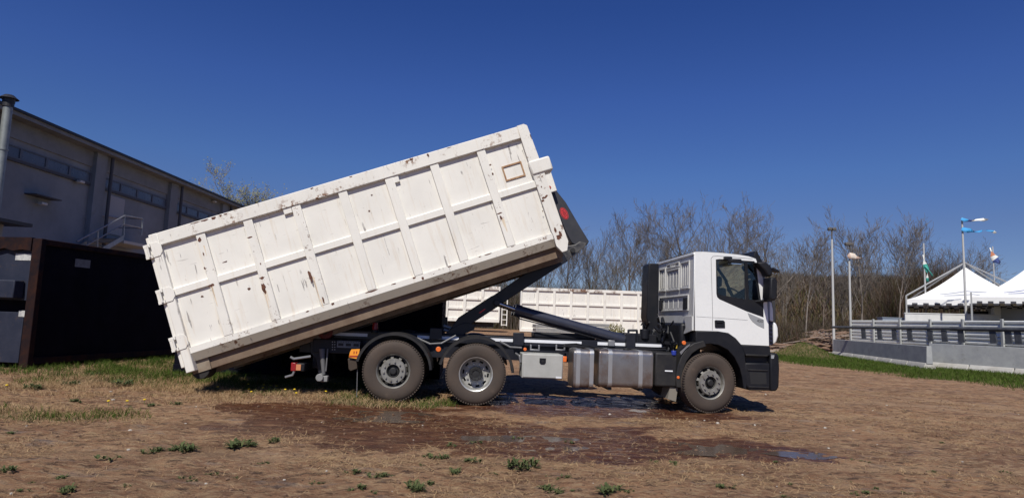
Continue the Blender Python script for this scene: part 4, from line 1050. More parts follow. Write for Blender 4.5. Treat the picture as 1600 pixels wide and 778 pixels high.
# framed plate at the front end
a, b_ = K(782, 258, .07), K(815, 252, .07); c_ = K(812, 276, .07)
xa, xb, za, zb = a[0], b_[0]-.015, c_[1]-.02, b_[1]
mb = MB(); t_ = .025
for q in ((xa, xb, zb-t_, zb), (xa, xb, za, za+t_), (xa, xa+t_, za+t_+.001, zb-t_-.001), (xb-t_, xb, za+t_+.001, zb-t_-.001)): mb.box(q[0], q[1], .032, .0505, q[2], q[3])
mb.build('plate_frame', mat('rusty_frame', (.30, .15, .07), .9, rgb2=(.45, .30, .18), vscale=14), ct_)
# end walls
MB().box(Lc-.02, Lc+.03, .122, W_-.122, .0, Hc-.02).build('front_wall', wp, ct_)
dr = MB().box(-.07, -.003, .02, W_/2-.01, -.05, Hc-.03).build('rear_door', wp, ct_, bevel=.01)
dr2 = MB().box(-.07, -.003, W_/2+.01, W_-.02, -.05, Hc-.03).build('rear_door', wp, ct_, bevel=.01)
hl = mat('hinge_shadow_line', (.30, .29, .26), .8)
for (px, py) in ((243, 392), (259, 463), (276, 538)):
    x, z = K(px-1, py-1); 
    h = MB().prism([(.0, z-.12), (.11, z-.12), (.165, z-.05), (.165, z+.06), (.11, z+.12), (.0, z+.12)], -.034, -.0225).build('hinge', wp, dr, bevel=.002)
    mb = MB(); mb.box(-.12, -.01, -.03, .0, z+.07, z+.12); mb.box(-.12, -.01, -.03, .0, z-.12, z-.07); mb.box(-.115, -.075, -.028, .02, z-.069, z+.069); mb.cyl((-.05, -.045, z-.1), (-.05, -.045, z+.1), .016, seg=8); mb.build('hinge_pin', wp, dr)
# front beam block at the top of the front
x, z = K(836, 262); a = K(866, 282)
mb = MB(); mb.box(Lc-.17, Lc+.22, -.045, .30, 1.30, 1.56); mb.build('beam_end', wp, ct_, bevel=.03)
mb = MB(); mb.box(Lc-.17, Lc+.22, W_-.30, W_+.045, 1.30, 1.56); mb.build('beam_end', wp, ct_, bevel=.03)
mb = MB(); mb.box(Lc+.032, Lc+.14, .301, W_-.301, 1.33, 1.53); mb.build('front_beam', wpr, ct_)
for y in (.85, 1.55): MB().box(Lc+.032, Lc+.34, y, y+.06, 1.05, 1.55).build('hook_cheek', wpr, ct_, bevel=.01)
MB().cyl((Lc+.22, .84, 1.15), (Lc+.22, 1.62, 1.15), .03).build('hook_bar', mat('red_rust', (.35, .06, .04), .7), ct_)
# floor, cross members and skids
MB().box(.1, Lc-.1, .121, W_-.121, .06, .11).build('floor_panel', under, ct_)
mb = MB()
for k in range(15): x = .25+k*(Lc-.5)/14; mb.box(x-.04, x+.04, .235, W_-.235, -.06, .058)
mb.build('cross_members', under, ct_)
for y in (.14, 2.27):
    MB().box(.3, Lc-.06, y, y+.09, -.20, .055).build('side_sill', sillm, ct_, bevel=.01)
for y in (.56, 1.76): 
    mb = MB(); mb.box(.12, Lc-.02, y, y+.18, -.26, -.235); mb.box(.12, Lc-.02, y, y+.18, -.09, -.062); mb.box(.12, Lc-.02, y+.005, y+.03, -.234, -.091); mb.build('skid_beam', under, ct_)
for y in (.13, 1.95):
    rx, rz_ = K(291, 571, .3); MB().cyl((.17, y, -.17), (.17, y+.32, -.17), .145, seg=22).build('roller', mat('roller_dark', (.018, .015, .014), .7), ct_, bevel=.01)
    MB().box(.05, .35, y-.02, y-.001, -.2, .05).build('roller_bracket', under, ct_)
#@@TRUCK
# ================================================================= TRUCK
tk = empty('hook_lift_truck', (0, 0, 0), 0, 'white cab hook lift truck on three axles lifting the tilted white container', 'truck'); tk.matrix_world = MT
white = mat('cab_white', (.76, .765, .76), .28, rgb2=(.72, .725, .72), vscale=1.5, coat=.3, dirt=(.64, .62, .58), dscale=2.5, damt=.36)
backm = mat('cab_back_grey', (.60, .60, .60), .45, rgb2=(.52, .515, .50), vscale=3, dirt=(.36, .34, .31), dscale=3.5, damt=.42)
blk = mat('black_plastic_trim', (.006, .007, .011), .5, spec=.3, rgb2=(.013, .013, .016), vscale=3, bump=.001)
blkdust = mat('dusty_black', (.012, .012, .015), .55, spec=.35, rgb2=(.030, .028, .026), vscale=3.5)
steelb = mat('painted_black_steel', (.008, .009, .016), .45, spec=.35, rgb2=(.014, .015, .022), vscale=3, coat=.1)
cyl_m = mat('cylinder_paint', (.025, .028, .045), .38, coat=.2)
chrome = mat('chrome_rod', (.55, .55, .55), .2, 1)
silver = mat('silver_paint', (.26, .26, .27), .4, .5)
strip = mat('reflective_strip', (.74, .75, .78), .35)
orange = mat('orange_lens', (.75, .16, .03), .3)
redl = mat('red_lens', (.26, .012, .015), .3)
tyre = mat('tyre_rubber', (.046, .035, .029), .85, rgb2=(.072, .052, .040), vscale=2.2, bump=.002, bscale=60, dirt=(.10, .073, .055), dscale=4, damt=.4)
rimw = mat('rim_dull', (.30, .295, .28), .5, .35, rgb2=(.20, .19, .17), vscale=6, dirt=(.14, .12, .10), dscale=9, damt=.45)
rims = mat('rim_silver', (.52, .52, .50), .4, .5, rgb2=(.38, .37, .35), vscale=6, dirt=(.16, .14, .12), dscale=9, damt=.42)
hubd = mat('hub_dark', (.014, .014, .015), .6)
brake = mat('brake_dark', (.03, .026, .024), .8)

WR = .512
def tyre_mesh(dual=False):
    mb = MB(); prof = [(.045, .275), (.02, .283), (.008, .30), (.0, .34), (-.006, .39), (-.002, .44), (.012, .475), (.03, .495), (.06, .509), (.085, WR), (.088, WR-.012), (.10, WR-.012), (.103, WR), (.15, WR+.001), (.152, WR-.014), (.164, WR-.014), (.166, WR+.001), (.21, WR), (.213, WR-.012), (.225, WR-.012), (.228, WR), (.255, .509), (.285, .495), (.302, .475), (.318, .44), (.322, .39), (.316, .34), (.308, .30), (.28, .275)]
    mb.lathe(prof, 72)
    # shoulder lugs
    for i in range(72):
        t = 2*pi*i/72
        for y0, y1 in ((.018, .075), (.24, .297)):
            M = Matrix.Rotation(-t, 4, 'Y'); mb.box(WR-.02, WR+.004, y0, y1, -.012, .012, M)
    if dual:
        mb.lathe([(y+.36, r) for y, r in prof], 48)
    return mb
def wheel(px, py, kind, steer=0, far=False, inst=None):
    u, w_ = T(px, py, 0); w_ = .512
    mb = MB()
    if kind == 'convex':
        mb.lathe([(.04, .272), (.012, .286), (.020, .278), (.045, .262), (.085, .256), (.10, .248)], 60)
        hole = lambda i, q: q == 2 and (i % 6) in (0, 1, 2, 3)
        mb.lathe([(.10, .250), (.08, .246), (.065, .243), (.030, .212), (.010, .205), (-.005, .201), (-.005, .112), (.05, .105)], 60, hole)
        for k in range(10):
            a = 2*pi*(k+.35)/10; mb.cyl((.155*cos(a), .0, .155*sin(a)), (.155*cos(a), -.03, .155*sin(a)), .019, .015, seg=6)
        m = rimw
    else:
        mb.lathe([(.04, .270), (.008, .288), (.016, .272), (.05, .255), (.11, .252), (.15, .245)], 60)
        hole = lambda i, q: q == 1 and (i % 6) in (0, 1, 2)
        mb.lathe([(.15, .245), (.165, .228), (.178, .198), (.185, .185), (.188, .10), (.15, .10)], 60, hole)
        for k in range(10):
            a = 2*pi*(k+.35)/10; mb.cyl((.16*cos(a), .19, .16*sin(a)), (.16*cos(a), .155, .16*sin(a)), .018, .015, seg=6)
        m = rims
    rim = mb.build('wheel', m, tk, smooth=True, ang=30)
    ty = tyre_mesh(kind != 'convex').build('tyre', tyre, rim, smooth=True, ang=30)
    mb = MB()
    if kind == 'convex':
        mb.lathe([(.05, .112), (.045, .075), (.045, .0)], 30); mb.lathe([(.045, .062), (.0, .058), (-.012, .045), (-.014, 0)], 24); mb.lathe([(.02, .103), (.012, .095), (.02, .088)], 30)
        for k in range(5): a = 2*pi*k/5; mb.cyl((.088*cos(a), .045, .088*sin(a)), (.088*cos(a), .03, .088*sin(a)), .008, seg=6)
    else:
        mb.lathe([(.188, .118), (.03, .114), (.015, .103), (.02, .065), (.03, .06), (.025, 0)], 30)
        for k in range(8): a = 2*pi*k/8; mb.cyl((.083*cos(a), .018, .083*sin(a)), (.083*cos(a), .005, .083*sin(a)), .008, seg=6)
    mb.build('hub', hubd, rim, smooth=True)
    mb = MB(); mb.lathe([(.14 if kind == 'convex' else .23, .0), (.14 if kind == 'convex' else .23, .25), (.3, .25)], 32); mb.build('brake_drum', brake, rim)
    rim.location = (u, .02, w_); rim.rotation_euler = (0, random.uniform(0, 6), steer)
    c_ = rim.copy(); col.objects.link(c_); c_.parent = tk
    for ch_ in rim.children: d_ = ch_.copy(); col.objects.link(d_); d_.parent = c_
    c_.location = (u, 2.48, w_); c_.rotation_euler = (0, 0, pi+steer)
    return u, w_
u1, w1 = wheel(614, 579, 'convex'); u2, w2 = wheel(743.5, 585, 'deep'); u3, w3 = wheel(1111, 597, 'convex', radians(11))
print('wheels', u1, w1, u2, w2, u3, w3)
# axles
for u in (u1, u2, u3): MB().cyl((u, .3, .5), (u, 2.2, .5), .075).build('axle', blkdust, tk)

def poly(pts, v): return [T(px, py, v) for px, py in pts]
# chassis rails
w_t = T(760, 536, .82)[1]
for y in (.84, 1.60):
    mb = MB(); xa, xb = T(470, 520, .84)[0], T(1150, 545, .84)[0]; mb.box(xa, xb, y, y+.07, .72, .98); mb.build('chassis_rail', steelb, tk)
# body subframe (longitudinal)
xa = T(521, 520, .78)[0]; xb = T(1040, 540, .78)[0]; wt = T(745, 524, .78)[1]
for y in (.78, 1.66): MB().box(xa, xb, y, y+.06, .985, wt).build('subframe', steelb, tk, bevel=.01)
mb = MB()
for k in range(9): x = xa+.2+k*(xb-xa-.4)/8; mb.box(x-.05, x+.05, .845, 1.655, .95, wt-.03)
mb.build('cross_members', steelb, tk)
# white reflective strips on the subframe
for a, b_ in ((521, 574), (652, 676), (688, 717), (766, 802), (818, 909), (934, 950), (959, 977), (992, 1035)):
    (x0, _), (x1, _) = T(a, 525, .775), T(b_, 525, .775); z = T((a+b_)/2, 518.3+((a+b_)/2-521)*.0365+3, .775)[1]
    MB().box(x0, x1, .774, .779, z-.028, z+.026).build('reflective_strip', strip, tk)
# brackets over the fenders
for a, b_, y0, y1 in ((672, 690, 512, 531), (802, 818, 519, 540), (978, 992, 520, 548), (950, 960, 531, 541)):
    (x0, z1), (x1, z0) = T(a, y0, .74), T(b_, y1, .74); MB().box(x0, x1, .70, .775, z0, z1).build('bracket', steelb if a != 950 else silver, tk, bevel=.01)
# side lower body behind the tanks
(x0, z1), (x1, z0) = T(818, 535, .80), T(1035, 552, .80)
MB().box(x0, x1, .812, .83, z0, z1).build('side_plate', blk, tk)
for a in (828, 868): (x, z) = T(a, 545, .7); mb = MB(); mb.box(x, x+.18, .70, .72, z-.03, z); mb.box(x, x+.03, .70, .72, z, z+.08); mb.box(x+.15, x+.18, .70, .72, z, z+.08); mb.build('hose_clip', silver, tk, bevel=.005)

# fenders
def fender(u, w_, r, a0, a1, dy=.60, v0=.03, droop=(), name='fender', m=blkdust):
    mb = MB(); N = 26; pts = []
    for i in range(N+1):
        a = radians(a0+(a1-a0)*i/N); pts.append((u+r*cos(a), w_+r*sin(a)))
    pts = list(droop[:1])+pts+list(droop[1:])
    th = .022; n0 = len(mb.v)
    nn = len(pts)
    for i, (x, z) in enumerate(pts):
        a = Vector((x-u, 0, z-w_)).normalized(); xi, zi = x-a.x*th, z-a.z*th; xl, zl2 = x-a.x*.05, z-a.z*.05
        mb.v += [(x, v0+dy, z), (x, v0+.03, z), (x-a.x*.012, v0, z-a.z*.012), (xl, v0, zl2), (xl, v0+.015, zl2), (xi, v0+.03, zi), (xi, v0+dy, zi)]
    for i in range(nn-1):
        for k in range(6): a = i*7+k; mb.f.append((a, a+1, a+8, a+7)); mb.m.append(0)
        a = i*7; mb.f.append((a+6, a, a+7, a+13)); mb.m.append(0)
    mb.f += [tuple(range(7)), tuple(range((nn-1)*7+6, (nn-1)*7-1, -1))]; mb.m += [0, 0]
    o = mb.build(name, m, tk, smooth=True, ang=30); 
    return o
for u, w_, pxl, pxr in ((u1, w1, 562, 672), (u2, w2, 681, 805)):
    f = fender(u, .50, .655, 166, 5, droop=())
    f2 = f.copy(); col.objects.link(f2); f2.scale = (1, -1, 1); f2.location = (0, 2.5, 0); f2.parent = tk
# fender stays and things between the wheels
mb = MB(); mb.tube([(*[T(650, 527, .6)[0]], .6, T(650, 527, .6)[1]), (T(672, 537, .5)[0], .5, T(672, 537, .5)[1]), (T(690, 536, .5)[0], .5, T(690, 536, .5)[1]), (T(712, 524, .6)[0], .6, T(712, 524, .6)[1])], .015, 6)
mb.build('fender_stay', silver, tk); mb = MB()
mb.tube([(T(781, 533, .6)[0], .6, T(781, 533, .6)[1]), (T(797, 542, .55)[0], .55, T(797, 542, .55)[1]), (T(815, 543, .55)[0], .55, T(815, 543, .55)[1])], .016, 6)
mb.build('fender_stay', silver, tk)
def lamp(px, py, v, r=.028, m=orange, name='marker_lamp'):
    x, z = T(px, py, v); o = MB().cyl((x, v, z), (x, v+.035, z), r, seg=12).build(name, m, tk, bevel=.006); MB().cyl((x, v+.036, z), (x, v+.05, z), r*1.25, seg=12).build('lamp_base', blk, o); return o
lamp(685, 545.5, .35, .045); lamp(820.5, 545.5, .12, .028); lamp(1069, 535.5, .10, .036); lamp(1060, 589.5, .02, .026)
x, z = T(882.5, 561, .25); MB().box(x-.035, x+.035, .25, .28, z-.05, z+.05).build('marker_lamp', orange, tk, bevel=.01)
# toolbox
greyb = mat('toolbox_grey', (.40, .40, .38), .6, rgb2=(.34, .34, .32), vscale=4, dirt=(.26, .25, .22), dscale=4, damt=.38)
(x0, z1), (x1, z0) = T(816.5, 552, .06), T(879, 592.5, .06)
tb = MB().box(x0, x1, .072, .60, z0, z1).build('toolbox', greyb, tk, bevel=.012)
MB().box(x0+.02, x1-.012, .058, .071, z0+.015, z1-.012).build('door', greyb, tb, bevel=.008)
x, z = T(848, 564, .05); cr = [(x-.055, z+.05), (x+.055, z+.05), (x+.055, z-.025), (x+.03, z-.055), (x-.03, z-.055), (x-.055, z-.025)]
MB().prism(cr, .05, .0575).build('latch', blk, tb, bevel=.002); MB().cyl((x, .045, z), (x, .05, z), .02, seg=12).build('latch_knob', hubd, tb)
x, z = T(873, 589.5, .05); MB().box(x-.05, x+.05, .054, .0575, z-.014, z+.012).build('label_plate', strip, tb)
mb = MB(); x, z = T(811, 560, .2); mb.tube([(x-.05, .3, z+.08), (x, .12, z+.05), (x+.02, .12, z-.05), (x+.06, .3, z-.08)], .02, 6); mb.build('tow_hook', silver, tk)
# fuel tanks
alu = mat('tank_metal', (.40, .385, .375), .34, .85, rgb2=(.30, .27, .25), vscale=1.6, dirt=(.25, .17, .13), dscale=2.2, damt=.5, bump=.0012, bscale=5)
def tank(px0, px1, py0, py1, straps, name='fuel_tank'):
    v0 = .05; (x0, z1), (x1, _) = T(px0, py0, v0), T(px1, py0, v0); z0 = T(px1, py1, v0)[1]; z1 = T(px1, py0+(px1-px0)*.02, v0)[1]; D = .58; R_ = .085; pts = []
    for cx, cz, a0 in ((v0+R_, z1-R_, 90), (v0+R_, z0+R_, 180), (v0+D-R_, z0+R_, 270), (v0+D-R_, z1-R_, 0)):
        for k in range(7): a = radians(a0+90*k/6); pts.append((cx+R_*cos(a), cz+R_*sin(a)))
    o = MB().prismx(pts, x0, x1).build(name, alu, tk, bevel=.028, seg=3)
    cx = (v0+v0+D)/2; cz = (z0+z1)/2
    def ring(xa, xb, off, nm, m):
        pp = [(cx+(y-cx)*(1+off/(D/2)), cz+(z-cz)*(1+off/((z1-z0)/2))) for y, z in pts]; n = len(pp); mb = MB()
        for i in range(n):
            j = (i+1) % n; y0_, z0_ = pp[i]; y1_, z1_ = pp[j]
            mb.face([(xa, y0_, z0_), (xb, y0_, z0_), (xb, y1_, z1_), (xa, y1_, z1_)]); mb.face([(xa, *pts[i]), (xa, *pts[j]), (xa, y1_, z1_), (xa, y0_, z0_)]); mb.face([(xb, *pts[i]), (xb, *pts[j]), (xb, y1_, z1_), (xb, y0_, z0_)])
        return mb.build(nm, m, o)
    for s_ in straps: x = T(s_, 570, v0)[0]; ring(x-.035, x+.035, .010, 'strap', mat('strap_metal', (.55, .55, .54), .35, .8))
    for xx in (x0+.04, x1-.04): ring(xx-.012, xx+.012, .005, 'rim_bead', alu)
    return o, x0, x1, z0, z1
tank(896.5, 929, 546, 606.5, (903.5, 924.5)); o, x0, x1, z0, z1 = tank(936, 1022, 547.5, 607.5, (953.5, 1001))
x, z = T(978, 549, .3); MB().cyl((x, .3, z-.03), (x, .3, z+.06), .05, seg=16).build('filler_cap', hubd, o, bevel=.008)
for px in (953, 1001): x, _ = T(px, 600, .1); MB().box(x-.03, x+.03, .1, .8, z0-.05, z0-.003).build('tank_bracket', blk, tk)
# hoses above the tanks
mb = MB(); pts = [(878, 541), (900, 540), (930, 545), (965, 548), (1000, 547), (1040, 546)]; mb.tube([(T(a, b_, .5)[0], .5, T(a, b_, .5)[1]) for a, b_ in pts], .018, 6)
mb.tube([(T(a, b_-3, .6)[0], .6, T(a, b_-3, .6)[1]) for a, b_ in pts], .014, 6); mb.build('hose', blk, tk)
# urea tank and mud flap
(x0, z1), (x1, z0) = T(1024, 550, .06), T(1058, 605, .06)
ut = MB().box(x0, x1, .06, .62, z0, z1).build('urea_tank', blkdust, tk, bevel=.035, seg=3)
x, z = T(1052, 553, .1); MB().cyl((x, .08, z-.02), (x, .08, z+.06), .045, seg=14).build('blue_cap', mat('blue_cap', (.02, .04, .28), .4), ut, bevel=.01)
x, z = T(1046, 579.5, .05); MB().box(x-.08, x+.06, .045, .059, z-.012, z+.012).build('white_latch', strip, ut, bevel=.004)
p_ = poly([(1047, 604), (1059, 606), (1056, 627), (1043, 623)], .1); MB().prism(p_, .1, .5).build('mudflap', mat('mudflap', (.20, .18, .15), .8), tk)
# wheel arch piece behind the front wheel
pp = [(1057, 605), (1056, 590), (1059, 572), (1065, 556), (1074, 543), (1084, 536), (1100, 532), (1104, 541), (1092, 545), (1082, 552), (1073, 564), (1067, 580), (1065, 606)]
MB().prism(poly(pp, .03), .03, .50).build('fender', blkdust, tk, bevel=.012)
mb = MB(); q = poly([(1062, 550), (1072, 541), (1078, 537), (1077, 540), (1070, 546), (1064, 554)], .02); mb.prism(q, .01, .028); mb.build('fender_trim', silver, tk)

# ---- cab
v0c = .10; v1c = 2.38
side = poly([(1086, 393.5), (1100, 393.3), (1130, 395.3), (1155, 398), (1170, 400.5), (1181, 404.5), (1190, 432), (1198.5, 468), (1200.5, 500), (1201.5, 540), (1158, 538), (1149.4, 528), (1138, 520), (1122, 517.3), (1086, 516.3)], v0c)
trim = poly([(1118.5, 405.5), (1124, 404.6), (1178, 408), (1181, 410.5), (1189, 469), (1193, 471), (1193.4, 496), (1166, 486.2), (1124, 467.5), (1120.5, 464), (1119.3, 459)], v0c)
g1 = poly([(1120.5, 408), (1125, 406.8), (1164, 409.5), (1165, 467.5), (1125, 460.5), (1121.8, 457)], v0c)
g2 = poly([(1168.5, 410), (1177.5, 411), (1187, 469.5), (1170.5, 467.8)], v0c)
glass = bpy.data.materials.new('window_glass'); glass.use_nodes = True; MATS['glass'] = glass
n = glass.node_tree.nodes; L = glass.node_tree.links; n.clear(); out = n.new('ShaderNodeOutputMaterial'); mixs = n.new('ShaderNodeMixShader'); tr = n.new('ShaderNodeBsdfTransparent'); gl = n.new('ShaderNodeBsdfGlossy'); fr = n.new('ShaderNodeFresnel'); fr.inputs[0].default_value = 1.5
tr.inputs[0].default_value = (.80, .87, .88, 1); gl.inputs['Roughness'].default_value = .01; gl.inputs[0].default_value = (.9, .95, 1, 1)
L.new(fr.outputs[0], mixs.inputs[0]); L.new(tr.outputs[0], mixs.inputs[1]); L.new(gl.outputs[0], mixs.inputs[2]); L.new(mixs.outputs[0], out.inputs[0])
cab = plate('cab', side, [trim], v0c, v0c+.05, white, tk)
cb2 = plate('far_side', side, [trim], v1c-.05, v1c, white, cab)
# roof and windscreen pillars as strips between the two sides
top = side[:6]; mb = MB()
for i in range(5):
    (xa, za), (xb, zb) = top[i], top[i+1]
    mb.face([(xa, v0c+.001, za), (xb, v0c+.001, zb), (xb, v1c-.001, zb), (xa, v1c-.001, za)]); 
    mb.face([(xa, v0c+.001, za-.03), (xb, v0c+.001, zb-.03), (xb, v1c-.001, zb-.03), (xa, v1c-.001, za-.03)])
rf = mb.build('roof', white, cab)
# roof edge bead and camber
mb = MB(); N_ = 8
for i in range(5):
    (xa, za), (xb, zb) = top[i], top[i+1]
    for k in range(N_):
        ya, yb = v0c+(v1c-v0c)*k/N_, v0c+(v1c-v0c)*(k+1)/N_; h = lambda y: .045*(1-((y-(v0c+v1c)/2)/((v1c-v0c)/2))**4)+.003
        e0 = .4 if i == 0 else 1; e0, e1 = (0.35, 1) if i == 0 else (1, 1) if i < 4 else (1, .3)
        mb.face([(xa, ya, za+h(ya)*e0), (xb, ya, zb+h(ya)*e1), (xb, yb, zb+h(yb)*e1), (xa, yb, za+h(yb)*e0)])
mb.build('roof_skin', white, cab, smooth=True)
fu = [side[k] for k in (5, 6, 7, 8, 9)]
# windscreen with surround
mb = MB()
(xa, za), (xb, zb), (xc, zc) = fu[0], fu[1], fu[2]
def lerp2(a, b_, t): return (a[0]+(b_[0]-a[0])*t, a[1]+(b_[1]-a[1])*t)
for ya, yb in ((v0c+.001, v0c+.06), (v1c-.06, v1c-.001)):
    for p_, q in ((fu[0], fu[1]), (fu[1], fu[2])):
        mb.face([(p_[0], ya, p_[1]), (q[0], ya, q[1]), (q[0], yb, q[1]), (p_[0], yb, p_[1])])
mb.build('pillar', blk, cab)
mb = MB()
for p_, q in ((fu[0], fu[1]), (fu[1], fu[2])): mb.face([(p_[0], v0c+.061, p_[1]), (q[0], v0c+.061, q[1]), (q[0], v1c-.061, q[1]), (p_[0], v1c-.061, p_[1])])
mb.build('windscreen', glass, cab)
mb = MB(); 
for p_, q in ((fu[2], fu[3]), (fu[3], fu[4])): mb.box(min(p_[0], q[0])-.02, max(p_[0], q[0])+.01, v0c+.052, v1c-.052, q[1], p_[1])
mb.build('front_panel', white, cab)
# trims and glass, both sides
for (ya, yb, nm) in ((v0c+.006, v0c+.035, 'door_trim'), (v1c-.035, v1c-.006, 'door_trim')):
    t_ = plate(nm, trim, [g1, g2], ya, yb, blk, cab)
    MB().prism(g1, (ya+yb)/2-.003, (ya+yb)/2+.003).build('side_window', glass, cab); MB().prism(g2, (ya+yb)/2-.003, (ya+yb)/2+.003).build('quarter_window', glass, cab)
# door shut lines (thin dark recess strips), body crease
def seam(pts, v, w_=.006, m=None, nm='door_seam', th=.0015):
    P_ = poly(pts, v); mb = MB()
    for (x0, z0), (x1, z1) in zip(P_[:-1], P_[1:]):
        d = Vector((x1-x0, z1-z0)).normalized(); nx, nz = -d.y*w_/2, d.x*w_/2
        mb.prism([(x0+nx, z0+nz), (x1+nx, z1+nz), (x1-nx, z1-nz), (x0-nx, z0-nz)], v-th, v-.0004)
    return mb.build(nm, m or mat('seam_dark', (.12, .12, .13), .7), cab)
seam([(1113, 516), (1113.5, 492), (1112, 440), (1111, 404), (1114, 400.5), (1121, 400), (1176, 404.5)], v0c, .007)
seam([(1088, 494.5), (1112, 496)], v0c, .005); seam([(1114, 496), (1168, 500)], v0c, .005)
# handle
hd = poly([(1116.5, 501), (1118, 499.8), (1130, 500.3), (1132.5, 502.5), (1132.8, 512), (1118.5, 512), (1117, 511)], v0c-.003)
hb = MB().prism(hd, v0c-.014, v0c-.001).build('door_handle', blk, cab, bevel=.004); x, z = T(1125, 505, v0c-.03); MB().box(x-.06, x+.055, v0c-.032, v0c-.016, z+.01, z+.035).build('grip', blk, cab, bevel=.005)
# grey wedge with the number
wg = poly([(1168, 488.5), (1193.5, 499.5), (1194, 513), (1184, 508.5), (1176, 502.5), (1171, 496)], v0c-.001)
MB().prism(wg, v0c-.005, v0c-.0008).build('badge_panel', mat('badge_grey', (.36, .37, .38), .4, .3), cab)
x, z = T(1187.5, 501.5, v0c-.007); text('number', '450', .075, Matrix.Translation((x, v0c-.0065, z)) @ Matrix.Rotation(pi/2, 4, 'X') @ Matrix.Rotation(-.08, 4, 'Z'), mat('dark_print', (.04, .04, .045), .5), cab, .001)
# round mirror lamp over the window
x, z = T(1139, 405, v0c-.03); mb = MB(); mb.box(x-.1, x+.04, v0c-.10, v0c-.002, z-.03, z+.045); mb.box(x-.06, x+.14, v0c-.26, v0c-.101, z-.09, z-.01); k_ = mb.build('kerb_mirror', blk, cab, bevel=.02)
MB().box(x-.05, x+.13, v0c-.255, v0c-.105, z-.105, z-.091).build('mirror_glass', mat('mirror', (.7, .75, .8), .05, .9), k_)
# cab floor underside and interior
MB().box(side[0][0]+.03, side[8][0]-.05, v0c+.055, v1c-.055, side[13][1]-.05, side[13][1]).build('cab_floor', blk, cab)
intr = mat('interior_dark', (.03, .03, .035), .8)
xs0 = T(1140, 470, .9)[0]; zs0 = T(1140, 500, .9)[1]
for y in (.45, 1.55):
    mb = MB(); mb.box(xs0-.25, xs0+.25, y, y+.5, 1.45, 1.62); mb.box(xs0-.36, xs0-.24, y, y+.5, 1.6, 2.2); mb.box(xs0-.36, xs0-.27, y+.12, y+.38, 2.22, 2.42); mb.build('seat', intr, cab, bevel=.04)
x_, z_ = T(1183, 470, .6); mb = MB(); mb.box(x_-.15, x_+.15, v0c+.06, v1c-.06, 1.35, z_+.03); mb.build('dashboard', intr, cab, bevel=.04)
mb = MB(); c0_ = Vector((x_-.28, 1.8, z_+.06)); 
ring_ = [c0_+Vector((.09*cos(t*pi/10), .22*sin(t*pi/10), .2*cos(t*pi/10))) for t in range(21)]; mb.tube(ring_, .016, 6); mb.build('steering_wheel', intr, cab)

# back wall of the cab
XB = side[0][0]
def TB(px, py): return TU(px, py, XB-.01)
zt = side[0][1]; zb = TB(1085, 494)[1]
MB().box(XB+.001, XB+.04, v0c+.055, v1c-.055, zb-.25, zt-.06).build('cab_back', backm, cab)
MB().box(XB-.02, XB+.03, v0c+.02, v1c-.02, zt-.055, zt-.004).build('roof_lip', white, cab, bevel=.012)
MB().box(XB-.012, XB+.0, v0c+.004, v0c+.05, zb-.25, zt-.06).build('corner_bead', white, cab, bevel=.005)
# embossed frames
def frame_yz(y0, y1, z0, z1, t, nm='embossed_frame', ribs=0):
    mb = MB(); y0, y1 = sorted((y0, y1)); z0, z1 = sorted((z0, z1)); x0, x1 = XB-.022, XB-.0005
    mb.box(x0, x1, y0, y1, z1-t, z1); mb.box(x0, x1, y0, y1, z0, z0+t); mb.box(x0, x1, y0, y0+t, z0+t+.0005, z1-t-.0005); mb.box(x0, x1, y1-t, y1, z0+t+.0005, z1-t-.0005)
    for k in range(ribs): y = y0+(y1-y0)*(k+1)/(ribs+1); mb.box(x0+.013, x1, y-.010, y+.010, z0+t+.03, z1-t-.03)
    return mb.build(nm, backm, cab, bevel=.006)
ya, za = TB(1064, 410); yb, zb_ = TB(1077, 450.5); frame_yz(ya, yb, zb_, za, .03, ribs=3)
ya2, za2 = TB(1042, 422.5); yb2, zb2 = TB(1061, 453); frame_yz(ya2, yb2, zb2, za2, .03, ribs=3); 
ya4, za4 = TB(1042, 414); frame_yz(ya4, yb2, za2+.02, za4, .02)
ya3, za3 = TB(1030.5, 421); yb3, zb3 = TB(1039.5, 455); frame_yz(ya3, yb3, zb3, za3, .03, ribs=2)
ya5, za5 = TB(1030.5, 465); yb5, zb5 = TB(1075.5, 485); frame_yz(ya5, yb5, zb5, za5, .02, ribs=5)
ym, zm = TB(1051.5, 418); text('embossed_lettering', 'IVECO', .11, Matrix.Translation((XB-.012, (ya2+yb2)/2, (za4+za2)/2+.01)) @ Matrix(((0, 0, -1, 0), (-1, 0, 0, 0), (0, 1, 0, 0), (0, 0, 0, 1))), backm, cab, .008)
for px0, px1 in ((1068.5, 1073.8), (1030.8, 1034.8)):
    ya, za = TB(px0, 465.5 if px0 > 1050 else 469); yb, zb_ = TB(px1, 483.5 if px0 > 1050 else 484); y0, y1 = sorted((ya, yb)); v_ = MB().box(XB-.03, XB-.001, y0, y1, zb_, za).build('vent', blk, cab, bevel=.004)
# lower part of the back: dark arch with clutter
ar = MB(); N_ = 14; y_mid = (v0c+v1c)/2
yL, zL = TB(1038, 497); yR, zR = TB(1066, 497)
MB().box(XB-.10, XB+.3, .55, 1.95, .9, zb-.12).build('engine_block', blk, tk, bevel=.05)
rr = random.Random(12); mb = MB()
for k in range(16):
    y = .45+rr.random()*1.5; x = XB-.28-rr.random()*.12; z = 1.0+rr.random()*.45; pts = [(x, y, z)]
    for j in range(4): pts.append((pts[-1][0]+rr.uniform(-.06, .06), pts[-1][1]+rr.uniform(-.22, .22), min(max(pts[-1][2]+rr.uniform(-.2, .2), .95), zb)))
    mb.tube(pts, rr.choice((.014, .02, .03)), 6)
mb.build('engine_hoses', blk, tk); mb = MB()
for k in range(14): y = .5+rr.random()*1.4; z = .95+rr.random()*.45; s = rr.uniform(.03, .08); mb.box(XB-.36, XB-.25, y, y+s*1.6, z, z+s)
mb.build('engine_fittings', blk, tk)['kind'] = 'stuff'
